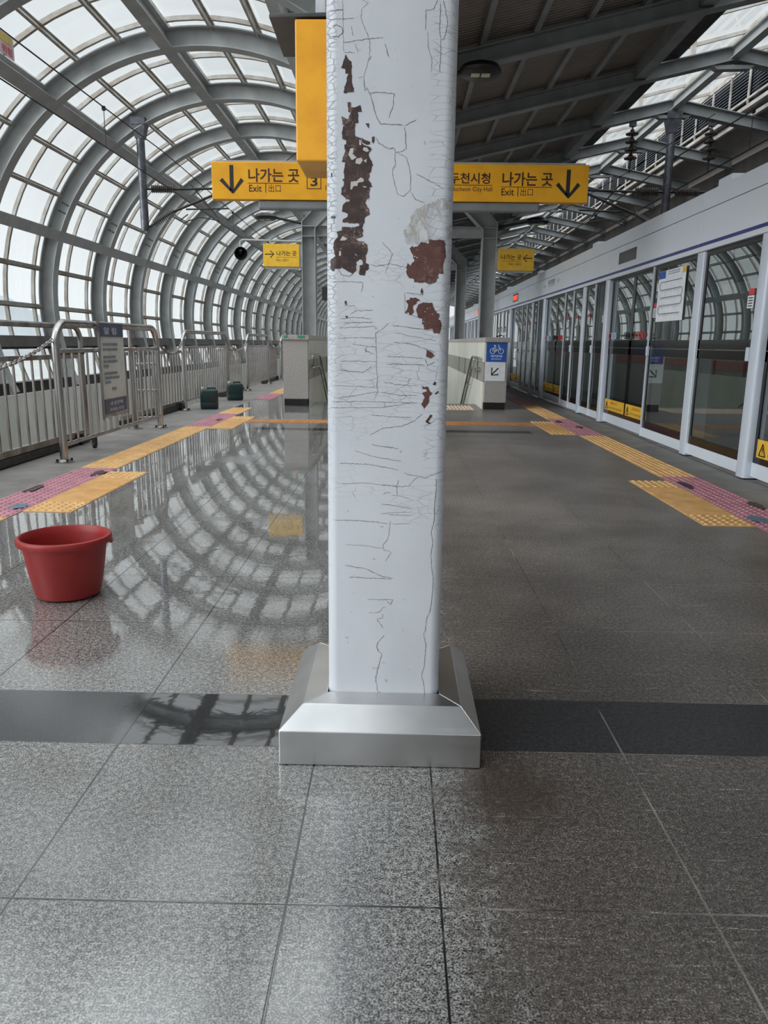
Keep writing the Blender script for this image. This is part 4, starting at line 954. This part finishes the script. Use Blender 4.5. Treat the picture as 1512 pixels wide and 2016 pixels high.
def gate(x, ya, yb, label, sp=.155, top=.94, hoop_end=False):
    t = thing('railing_gate', label, 'railing', (x, (ya + yb) / 2, 0), 'sliding railing gates')
    B().box(x - .025, x + .025, ya, yb, top - .045, top).build('top_rail', M['stainless_worn'], t, bevel=.004)
    B().box(x - .03, x + .03, ya, yb, .08, .14).build('bottom_rail', M['stainless_worn'], t, bevel=.004)
    B().box(x - .05, x + .05, ya, yb, .012, .075).build('guide_track', M['dark_steel'], t)
    n = int((yb - ya) / sp); bar = None
    for i in range(n):
        y = ya + (yb - ya) * (i + .5) / n
        if bar is None: bar = B().tube([(x, y, .14), (x, y, top - .045)], .0125, 8).build('bar', M['stainless_worn'], t, smooth=True); y0 = y
        else:
            c = bar.copy(); COL.objects.link(c); c.parent = t; c.location = (0, y - y0, 0)
    if hoop_end:
        R = .16
        p = [(x, ya, 1.225), (x, yb - R, 1.225)] + [(x, yb - R + R * sin(radians(a)), 1.225 - R + R * cos(radians(a))) for a in range(15, 91, 15)] + [(x, yb, .1)]
        B().tube(p, .027, 10).build('top_tube', M['stainless_worn'], t, smooth=True)
        B().box(x - .04, x + .04, yb - .65, yb, .94, 1.0).build('latch_box', M['dark_steel'], t, bevel=.004)
    for y in (yb - .3,):
        B().lathe([(.001, -.012), (.036, -.012), (.036, .012), (.001, .012)], (x + .06, y, .038), 16, (1, 0, 0)).box(x + .04, x + .08, y - .02, y + .02, .04, .12).build('caster', M['rubber'], t)
    return t
gate(-3.40, 2.6, 8.2, 'stainless sliding railing gate at the left picture edge', .17, .945, True)
gate(-3.53, 9.66, 12.4, 'stainless railing gate in the gap before the second hoop', .15)
gate(-3.53, 15.1, 17.3, 'stainless railing gate in the gap before the third hoop', .15)
gate(-3.53, 20.0, 22.4, 'stainless railing gate in the gap before the farthest hoop', .15)
# inner ladder post behind the first hoop
ld = thing('track_ladder', 'steel ladder post with bright rungs behind the nearest railing hoop', 'ladder', (-3.3, 9.5, 0))
B().tube([(-3.3, 9.46, 0), (-3.3, 9.46, 1.24)], .032, 10).build('post', M['stainless_worn'], ld, smooth=True)
B().tube([(-3.62, 9.46, .12), (-3.62, 9.46, .95)], .02, 8).build('rear_post', M['stainless_worn'], ld, smooth=True)
for z in (.13, .47, .80): B().tube([(-3.3, 9.47, z), (-3.045, 9.66, z)], .017, 8).build('rung', M['stainless'], ld, smooth=True)
B().lathe([(.001, 0), (.09, 0), (.09, .008), (.032, .025), (.001, .025)], (-3.3, 9.46, 0), 20).build('base_flange', M['stainless_worn'], ld, smooth=True)
def chain(p, q, sag, label, link=.055):
    p, q = Vector(p), Vector(q); L = (q - p).length; n = int(L * 1.06 / (link * .74)); b = B()
    pt = lambda t: p.lerp(q, t) + Vector((0, 0, -4 * sag * t * (1 - t)))
    for i in range(n):
        a = pt(i / n); c = pt((i + 1) / n); m = (a + c) / 2; d = (c - a).normalized()
        s = d.cross(Vector((0, 0, 1))).normalized(); u = s.cross(d)
        w = s if i % 2 else u
        loop = []
        for k in range(13):
            t = 2 * pi * k / 12; loop.append(m + d * cos(t) * link * .5 + w * sin(t) * link * .27)
        b.tube(loop, .0058, 5, False)
    o = b.build('chain', M['stainless_worn'], smooth=True, origin=tuple(p)); return tag(o, label, 'chain', 'railing chains')
chain((-3.10, 5.0, .86), (-3.035, 6.72, 1.09), .10, 'slack steel chain running in from the left edge to the nearest hoop')
chain((-3.04, 9.63, 1.13), (-3.37, 12.03, 1.10), .20, 'slack steel chain between the nearest and second railing hoops', .06)
chain((-3.37, 15.23, 1.12), (-3.37, 17.17, 1.12), .22, 'slack steel chain between the second and third railing hoops', .065)
chain((-3.37, 20.08, 1.12), (-3.37, 22.22, 1.12), .20, 'slack steel chain between the third and farthest railing hoops', .07)
# notice banner
XB = -2.965
bn = thing('notice_banner', 'tall grey notice banner hanging on the nearest railing hoop', 'banner', (XB, 7.93, .33))
UY = (0, 1, 0)
B().quad((XB, 7.60, .33), (XB + .008, 8.26, .34), (XB + .004, 8.27, 1.262), (XB, 7.60, 1.262)).build('sheet', M['banner'], bn).modifiers.new('t', 'SOLIDIFY').thickness = .003
B().box(XB - .01, XB + .012, 7.585, 7.61, .30, 1.27).box(XB - .01, XB + .012, 7.60, 8.27, .318, .338).build('edge_frame', M['stainless_worn'], bn)
B().box(XB + .003, XB + .0055 + .004, 7.62, 8.255, 1.125, 1.258).build('header_panel', M['navy'], bn)
B().box(XB + .003, XB + .0095, 7.63, 8.25, .35, .50).build('footer_panel', M['navy'], bn)
text('알 림', (XB + .0095, 7.72, 1.155), UY, UZ, .075, M['sign_white'], bn, 'lettering', .33)
b = B(); rl = random.Random(5)
def flush():
    global b
    b.build('text_line', M['grey_ink'], bn); b = B()
for z, n in ((1.035, 9), (.985, 10), (.91, 8), (.865, 9), (.82, 3), (.745, 9), (.70, 10), (.655, 4), (.585, 3)):
    y = 7.68 if z > .6 else 7.86
    for i in range(n):
        w = rl.uniform(.022, .036); b.quad((XB + .0085, y, z), (XB + .0085, y + w, z), (XB + .0085, y + w, z + .026), (XB + .0085, y, z + .026)); y += w + rl.choice((.008, .008, .024))
    flush()
text('내 손안에', (XB + .0095, 7.76, .435), UY, UZ, .045, M['sign_white'], bn, 'lettering', .36)
text('지켜요 안전', (XB + .0095, 7.74, .372), UY, UZ, .04, M['sign_white'], bn, 'lettering', .40)
# ================================================================ PLATFORM SCREEN DOORS (right)
PITCH = 4.72; D0 = 10.06
XP, XG, XD, XH = 2.95, 2.99, 3.022, 2.95
def ordn(i): return ['nearest', 'second', 'third', 'fourth', 'fifth', 'sixth', 'seventh', 'eighth', 'ninth', 'tenth'][i]
def leaf_parts(t, ya, yb, x, rail_h, handle=None, kind='door'):
    """glass between ya..yb in plane x (facing -x)"""
    w = yb - ya
    B().box(x - .012, x + .012, ya, yb, .03, .03 + rail_h).build('bottom_rail', M['psd_paint'], t, bevel=.003)
    b = B()
    def q(y0, y1, z0, z1): b.box(x - .004, x + .012, y0, y1, z0, z1)
    zt = 2.0; zb = .03 + rail_h
    q(ya, yb, zb, zb + .085); q(ya, yb, .985, 1.165); q(ya, ya + .045, zb + .085, zt - .04); q(yb - .045, yb, zb + .085, zt - .04); q(ya, yb, zt - .04, zt)
    b.build('black_border', M['psd_black'], t)
    B().box(x + .002, x + .008, ya + .045, yb - .045, zb + .085, .985).box(x + .002, x + .008, ya + .045, yb - .045, 1.165, zt - .04).build('glass', M['psd_glass'], t)
    B().box(x - .008, x - .004, ya + .01, yb - .01, 1.068, 1.076).build('transom_trim', M['stainless'], t)
UYm = (0, -1, 0)
def tri(b, x, yc, z0, s):
    p = [(yc + s * .5, z0), (yc - s * .5, z0), (yc, z0 + s * .95)]
    for i in range(3):
        a, c = Vector((x, *p[i])), Vector((x, *p[(i + 1) % 3])); b.beam(a, c, s * .08, s * .08, (1, 0, 0))
    b.beam((x, yc, z0 + s * .3), (x, yc, z0 + s * .62), s * .09, s * .05, (1, 0, 0)); b.beam((x, yc, z0 + s * .14), (x, yc, z0 + s * .22), s * .09, s * .05, (1, 0, 0))
def warn(t, ya, yb, x, l1, l2):
    """yellow sticker; reading direction runs towards -y as seen from the platform"""
    s = B().box(x - .0095, x - .0045, ya, yb, .205, .355).build('warning_sticker', M['sticker_yellow'], t)
    b = B(); tri(b, x - .010, yb - .10, .225, .105); b.build('warning_triangle', M['ink'], s)
    text(l1, (x - .0098, yb - .30, .295), UYm, UZ, .042, M['red_ink'], s, 'lettering', min(.30, (yb - ya) * .38))
    text(l2, (x - .0098, yb - .19, .232), UYm, UZ, .036, M['ink'], s, 'lettering', (yb - ya) * .72)
def icons(t, ya, yb, x, flip):
    b = B().box(x - .0085, x - .0045, ya + .02, ya + .26, 1.19, 1.275) if flip else B().box(x - .0085, x - .0045, yb - .36, yb - .12, 1.19, 1.275)
    s = b.build('notice_strip', M['pale_blue'], t)
    k = B(); y = (ya + .02) if flip else (yb - .36)
    for i in range(4): k.box(x - .0092, x - .0085, y + .03, y + .21, 1.205 + i * .017, 1.211 + i * .017)
    k.build('notice_lines', M['sign_blue'], s)
    for i in range(4):
        yc = (yb - .10 - i * .145) if flip else (ya + .10 + i * .13 if i < 2 else yb - .06)
        if not flip and i > 2: continue
        p = [(x - .0075, yc + .052 * cos(2 * pi * j / 20), 1.232 + .04 * sin(2 * pi * j / 20)) for j in range(21)]
        B().tube(p, .0055, 6, False).build('round_symbol', M['red'] if (i > 0 if flip else i == 2) else M['ink'], t, smooth=True)
def tag_label(t, y, x):
    s = B().box(x - .009, x - .005, y, y + .10, 1.535, 1.585).build('red_label', M['red'], t)
    w = B().box(x - .009, x - .005, y, y + .115, 1.425, 1.528).build('white_label', M['white'], t)
    b = B()
    for i in range(4): b.box(x - .0095, x - .009, y + .018, y + .098, 1.438 + i * .022, 1.447 + i * .022)
    b.build('label_lines', M['ink'], w)
def handle(t, y, x):
    B().box(x - .035, x - .005, y - .025, y + .03, .985, 1.10).build('handle', M['psd_post'], t, bevel=.006)
def panel(ya, yb, label, hy=None, lab_y=None):
    t = thing('glass_screen', label, 'glass screen', (XG, (ya + yb) / 2, 0), 'fixed glass panels of the platform screen')
    leaf_parts(t, ya + .012, yb - .012, XG, .105)
    for e in (ya, yb - .012): B().box(XG - .024, XG + .014, e, e + .012, .03, 2.0).build('stile', M['psd_paint'], t)
    if hy is not None: handle(t, hy, XG)
    if lab_y is not None: tag_label(t, lab_y, XG)
    return t
def post(ya, yb, label, wide):
    t = thing('screen_post', label, 'post', ((XP + .1), (ya + yb) / 2, 0), 'posts of the platform screen')
    p = rrect(XP + (.0 if wide else .012), XP + .20, ya, yb, .03 if wide else .012, 4)
    B().prism(p, lambda a, c: (a, c, .012), lambda a, c: (a, c, 2.0)).build('shaft', M['psd_post'], t, smooth=True)
    B().box(XP + .02, XP + .18, ya + .01, yb - .01, 0, .012).build('foot', M['psd_black'], t)
NMOD = 9
for i in range(NMOD):
    k = i - 1; D = D0 + PITCH * k; o = ordn(i)
    # doors
    for ya, yb, side in ((D + .004, D + 1.015, 'far'), (D - .95, D - .004, 'near')):
        t = thing('sliding_door', '%s leaf of the %s glass platform door from the front' % (side, o), 'platform door', (XD, (ya + yb) / 2, 0), 'sliding platform doors')
        leaf_parts(t, ya, yb, XD, .12)
        if i < 5:
            if side == 'far': warn(t, ya + .04, yb - .06, XD, '발빠짐 주의', '승강장 틈이 넓습니다')
            else: warn(t, yb - .82, yb - .03, XD, '무리한 승하차 금지', '사고의 원인이 됩니다')
            if i in (1, 2): icons(t, ya, yb, XD, side == 'near')
    post(D + 1.02, D + 1.175, 'wide grey screen post beyond the %s platform door' % o, True)
    post(D - 2.33, D - 2.18, 'narrow grey screen post before the %s platform door' % o, False)
    if i <= 1:
        panel(D - 2.178, D - .84, 'glass screen panel before the %s platform door%s' % (o, ', with the white route map' if i == 1 else ''), D - .87, D - 1.03)
        if i == 1: mp_y = D
        panel(D - 3.543, D - 2.332, 'glass screen panel beyond the wide post of the %s' % ('picture edge' if i == 0 else 'nearest door'), D - 3.50, D - 3.46)
    else:
        panel(D - 1.50, D - .84, 'slim glass screen panel before the %s platform door' % o, D - 1.47, D - 1.2 if i < 5 else None)
        panel(D - 2.178, D - 1.502, 'slim glass screen panel next to the narrow post before the %s door' % o, None, D - 1.85 if i < 5 else None)
        panel(D - 2.94, D - 2.332, 'slim glass screen panel on the near side of the narrow post before the %s door' % o, D - 2.91, D - 2.65 if i < 5 else None)
        panel(D - 3.543, D - 2.942, 'slim glass screen panel next to the wide post beyond the %s door' % ordn(i - 1), None, D - 3.5 if i < 5 else None)
    # header
    ya, yb = D - 2.21, D + PITCH - 2.21
    t = thing('screen_header', '%s grey header section above the platform doors' % o, 'header', (XH, (ya + yb) / 2, 2.0), 'header sections of the platform screen')
    B().box(XH, 3.30, ya + .004, yb - .004, 2.005, 2.385).build('lower_panel', M['psd_paint'], t, bevel=.004)
    B().box(XH, 3.30, ya + .004, yb - .004, 2.392, 2.555).build('upper_panel', M['psd_paint'], t, bevel=.004)
    B().box(XH - .0015, XH, ya + .004, yb - .004, 2.052, 2.084).build('blue_stripe', M['stripe_blue'], t)
    B().box(XH + .04, 3.22, ya, yb, 1.985, 2.005).build('soffit', M['psd_black'], t)
    if i == 1:
        d = B().box(XH - .004, XH, 9.88, 10.63, 2.158, 2.305).build('display', M['psd_black'], t, bevel=.001)
        B().box(XH - .003, XH, 10.1, 10.4, 2.115, 2.135).build('display_label', M['white'], t)
    elif i == 2:
        text('동두천중앙', (XH - .001, D + .70, 2.245), UYm, UZ, .10, M['ink'], t, 'station_name', .62, .01)
        text('Dongducheon Jungang', (XH - .001, D + .66, 2.205), UYm, UZ, .028, M['grey_ink'], t, 'station_name', .55)
        text('지행', (XH - .001, D + 1.2, 2.215), UYm, UZ, .07, M['grey_ink'], t, 'station_name', .20)
        text('보산', (XH - .001, D - .15, 2.235), UYm, UZ, .07, M['grey_ink'], t, 'station_name', .20)
        B().box(XH - .002, XH, D + .62, D + 1.4, 2.20, 2.31).build('name_plate', M['psd_paint'], t)
    elif i > 2 and i % 2 == 1:
        B().box(XH - .006, XH, D - .2, D + .62, 2.15, 2.34).build('led_housing', M['psd_black'], t)
        text('전철', (XH - .008, D + .56, 2.20), UYm, UZ, .12, M['led'], t, 'led_lettering', .34, .02)
        text('접근', (XH - .008, D + .18, 2.20), UYm, UZ, .12, M['led'], t, 'led_lettering', .34, .02)
    cb = D - 2.21 - .45
    jb = B().box(3.02, 3.16, cb, cb + .30, 2.556, 2.645).build('junction_box', M['psd_paint'], bevel=.003, origin=(3.09, cb, 2.556))
    tag(jb, '%s small grey junction box on top of the door header' % o, 'junction box', 'junction boxes on the header')
# route map poster
XM = XG - .012
ya, yb = 8.20, 9.03
mp = thing('route_map', 'white route map poster with a blue corner on the glass screen panel', 'poster', (XM, (ya + yb) / 2, 1.37))
B().box(XM - .001, XM + .001, ya, yb, 1.372, 1.922).build('sheet', M['white'], mp)
xm = XM - .0018
B().box(xm, XM - .001, yb - .22, yb, 1.84, 1.92).build('blue_corner', M['sign_blue'], mp)
B().box(xm, XM - .001, ya, ya + .10, 1.855, 1.92).build('yellow_corner', M['sticker_yellow'], mp)
pth = []
zs = [1.80, 1.715, 1.63, 1.545, 1.455]
def hline(y0, y1, z): return [(xm, y0 + (y1 - y0) * s / 6, z) for s in range(7)]
b = B(); L0, L1_ = yb - .10, ya + .10
for i, z in enumerate(zs): b.beam((xm, L0, z), (xm, L1_, z), .004, .008, (0, 0, 1))
for (za, zb_, yc, sg_) in ((zs[0], zs[1], L0, 1), (zs[1], zs[2], L1_, -1), (zs[2] - .0, zs[3], L1_, -1), (zs[3], zs[4], L0, 1)):
    R = (za - zb_) / 2
    p = [(xm, yc + sg_ * R * .9 * sin(radians(a)), (za + zb_) / 2 + R * cos(radians(a))) for a in range(0, 181, 20)]
    b.tube(p, .004, 5)
b.build('route_line', M['grey_ink'], mp)
b = B(); rm = random.Random(9)
for z in zs[1:]:
    for i in range(26):
        y = L0 - (L0 - L1_) * (i + .5) / 26; h = rm.uniform(.006, .022)
        b.quad((xm, y, z - .008 - h), (xm, y + .006, z - .008 - h), (xm, y + .006, z - .008), (xm, y, z - .008))
for z in (1.895, 1.872):
    for i in range(8): b.quad((xm, ya + .18 + i * .045, z), (xm, ya + .21 + i * .045, z), (xm, ya + .21 + i * .045, z + .012), (xm, ya + .18 + i * .045, z + .012))
b.build('station_ticks', M['grey_ink'], mp)

# ================================================================ LAMPS, HORN, OVERHEAD LINE
def disc_lamp(c, arm_to, label, tilt=0.0):
    t = thing('disc_lamp', label, 'lamp', c, 'round platform lamps')
    x, y, z = c
    B().lathe([(.001, .075), (.12, .075), (.20, .045), (.228, .0), (.222, -.02), (.19, -.045), (.001, -.052)], c, 36).build('housing', M['black'], t, smooth=True)
    b = B()
    for dx in (-.055, .055): b.box(x + dx - .045, x + dx + .045, y - .09, y - .0, z - .058, z - .048)
    b.build('lamp_lens', M['lens'], t)
    ax, ay, az = arm_to; s = -1 if ax < x else 1
    B().tube([(x + s * .2, y, z - .005), (ax, ay, az)], .026, 10).build('arm', M['dark_steel'], t, smooth=True)
    return t
disc_lamp((.835, 8.9, 3.945), (.13, 8.9, 3.72), 'round black lamp under the right roof beside the pillar top')
disc_lamp((-2.67, 15.86, 3.51), (-1.95, 15.86, 3.40), 'round grey lamp on an arm of the left portal column')
disc_lamp((2.73, 15.86, 3.475), (1.94, 15.86, 3.36), 'round dark lamp on an arm of the right portal column')
hn = thing('horn_speaker', 'black horn loudspeaker hanging from a pipe left of the small exit sign', 'loudspeaker', (-3.18, 15.86, 2.83))
B().tube([(-1.945, 15.86, 3.055), (-3.15, 15.86, 3.075), (-3.19, 15.86, 3.05), (-3.19, 15.86, 2.90)], .022, 10).build('pipe_arm', M['steel_grey'], hn, smooth=True)
ax = Vector((.25, -1, -.25))
B().lathe([(.125, -.12), (.13, -.115), (.07, -.02), (.045, .04), (.06, .045), (.06, .14), (.001, .15)], (-3.19, 15.84, 2.83), 24, tuple(ax * -1)).lathe([(.001, -.06), (.035, -.04), (.03, .02)], (-3.19, 15.84, 2.83), 16, tuple(ax * -1)).build('horn', M['black'], hn, smooth=True)
B().box(-3.22, -3.16, 15.84, 15.88, 2.86, 2.96).build('clamp', M['steel_grey'], hn)
bd = thing('hanging_display', 'small dark display hanging far back left of the pillar', 'display', (-2.1, 24, 2.4))
B().box(-2.35, -1.95, 24.0, 24.1, 2.35, 2.75).build('case', M['dark_steel'], bd)
B().box(-2.2, -1.97, 23.99, 24.0, 2.42, 2.52).build('screen', pm('dim_screen', C(120, 124, 80), C(96, 100, 64), 40, .4), bd)
B().tube([(-2.15, 24.05, 2.75), (-2.15, 24.05, 4.95)], .02, 8).build('hanger', M['dark_steel'], bd)

def insul(b, p, q, n, r):
    p, q = Vector(p), Vector(q); d = (q - p); L = d.length; d.normalize(); prof = [(.012, 0)]
    for i in range(n):
        h = L * (i + .3) / n; prof += [(.014, h), (r, h + L * .12 / n), (r, h + L * .28 / n), (.014, h + L * .45 / n)]
    prof.append((.012, L)); b.lathe(prof, tuple(p), 14, tuple(d))
def cantilever(xp, ztop, zbot, s, label):
    """hanging mast at xp, arms reach towards s"""
    y = 13.6; t = thing('overhead_line_mast', label, 'mast', (xp, y, zbot))
    B().tube([(xp, y, zbot), (xp, y, ztop - .28)], .068, 14).build('pole', M['zinc'], t, smooth=True)
    B().hexa([(xp - .07, y - .07, ztop - .34), (xp + .07, y - .07, ztop - .34), (xp + .07, y + .07, ztop - .34), (xp - .07, y + .07, ztop - .34)], [(xp - .115, y - .1, ztop - .13), (xp + .115, y - .1, ztop - .13), (xp + .115, y + .1, ztop - .13), (xp - .115, y + .1, ztop - .13)]).box(xp - .12, xp + .12, y - .11, y + .11, ztop - .13, ztop - .02).build('head', M['zinc'], t)
    for sd in ((s,) if s > 0 else (1, -1)):
        a = B(); zt = zbot + .68; zb = zbot + .06; x1 = xp + sd * 1.45
        a.tube([(xp + sd * .05, y, zt), (xp + sd * .14, y, zt)], .02, 8).tube([(xp + sd * .52, y, zt), (x1, y, zt + .02)], .02, 8)
        a.tube([(xp + sd * .05, y, zb), (xp + sd * .16, y, zb + .06)], .018, 8).tube([(xp + sd * .50, y, zb + .26), (xp + sd * 1.42, y, zt + .0)], .022, 8)
        a.tube([(xp + sd * .78, y, zt + .12), (xp + sd * 1.20, y, zb + .25)], .012, 6)
        a.tube([(xp + sd * .72, y, zb + .30), (xp + sd * 1.45, y, zb + .32)], .014, 6).tube([(xp + sd * 1.2, y, zb + .25), (xp + sd * 1.28, y, zb + .12), (xp + sd * .95, y, zb + .18), (xp + sd * .66, y, zb + .08), (xp + sd * .62, y, zb + .13), (xp + sd * .75, y, zb + .22)], .010, 6)
        a.build('bracket_arm', M['dark_steel'], t, smooth=True)
        i_ = B(); insul(i_, (xp + sd * .14, y, zt), (xp + sd * .53, y, zt), 12, .066); insul(i_, (xp + sd * .16, y, zb + .06), (xp + sd * .51, y, zb + .27), 12, .066)
        i_.build('insulators', M['insul'], t, smooth=True)
cantilever(-4.37, 4.72, 2.92, 1, 'grey hanging mast of the overhead line under the glazed vault')
cantilever(4.48, 4.87, 2.95, -1, 'dark hanging mast of the overhead line under the skylight')
def string_ins(x, z, y, label):
    t = thing('insulator_string', label, 'insulator', (x, y, z), 'insulator strings under the skylight')
    B().tube([(x, y, z), (x, y, z - .12)], .016, 8).box(x - .05, x + .05, y - .04, y + .04, z - .06, z + .0).build('hook', M['zinc'], t, smooth=True)
    b = B()
    for j in range(4):
        h = -.16 - j * .125; b.lathe([(.03, h + .05), (.045, h + .02), (.105, h - .01), (.10, h - .028), (.03, h - .04), (.012, h - .075)], (x, y, z), 20)
    b.build('discs', M['insul_dark'], t, smooth=True)
    B().tube([(x, y, z - .60), (x, y, z - .78)], .012, 6).build('clamp', M['dark_steel'], t)
string_ins(3.83, 4.70, 13.6, 'left string of four brown insulator discs under the skylight')
string_ins(5.13, 4.71, 13.6, 'right string of four brown insulator discs under the skylight')
def wire(p, label, r=.008):
    return tag(B().tube(p, r, 6).build('overhead_wire', M['wire'], origin=tuple(p[0])), label, 'wire', 'overhead wires')
def sagline(x, za, zm, r, label):
    p = []
    for j in range(49):
        y = -6 + j * 1.2; t = ((y - 13.6) % 30) / 30; p.append((x, y, za - 4 * zm * t * (1 - t)))
    return wire(p, label, r)
sagline(-3.90, 4.12, .16, .009, 'upper overhead messenger wire under the glazed vault')
wire([(-3.90, -6, 3.45), (-3.9, 13.6, 3.60), (-3.9, 52, 3.55)], 'lower overhead contact wire under the glazed vault', .009)
sagline(4.55, 4.15, .16, .011, 'upper overhead messenger wire under the skylight')
wire([(4.55, -6, 3.62), (4.55, 13.6, 3.62), (4.55, 52, 3.6)], 'lower overhead contact wire under the skylight', .011)
for x, tr in ((-3.90, 'vault'), (4.55, 'skylight')):
    for q, y in enumerate((10.7, 18.6, 23.5)):
        tt = ((y - 13.6) % 30) / 30; z1 = (4.12 if x < 0 else 4.15) - 4 * .16 * tt * (1 - tt); z0 = 3.45 + (y + 6) / 19.6 * .15 if y < 13.6 and x < 0 else (3.60 if x < 0 else 3.62)
        w_ = B().tube([(x, y, z0), (x, y, z1)], .005, 5).box(x - .02, x + .02, y - .02, y + .02, z1 - .04, z1 + .01).build('dropper', M['wire'], origin=(x, y, z0))
        tag(w_, '%s thin dropper between the overhead wires under the %s' % (('nearest', 'second', 'farthest')[q], tr), 'wire', 'droppers of the overhead line')
wire([(4.55, 12.0, 4.4), (3.83, 13.6, 3.95), (2.2, 17.5, 3.2)], 'thin slanting wire from the left insulator string', .006)
ty = wire([(-.35, 8.0, 3.42), (-1.2, 9.2, 3.18), (-2.1, 10.5, 2.92)], 'thin slanting wire with turnbuckle left of the yellow box', .005)
ws = thing('warning_sign', 'small yellow and pink warning sign on the overhead wire in the top left corner', 'sign', (-3.9, 8.0, 3.8))
B().box(-3.906, -3.894, 7.55, 8.30, 3.815, 4.015).build('plate', pm('pink_plate', C(214, 190, 196), C(200, 172, 180), 6, .5), ws)
B().box(-3.893, -3.8915, 7.58, 8.26, 3.925, 4.0).build('yellow_band', pm('dull_yellow', C(206, 186, 96), C(190, 170, 84), 8, .5), ws)
text('위험', (-3.891, 8.05, 3.835), UY, UZ, .08, M['red'], ws, 'lettering', .20, .01)
bpy.data.objects.remove(_fo)
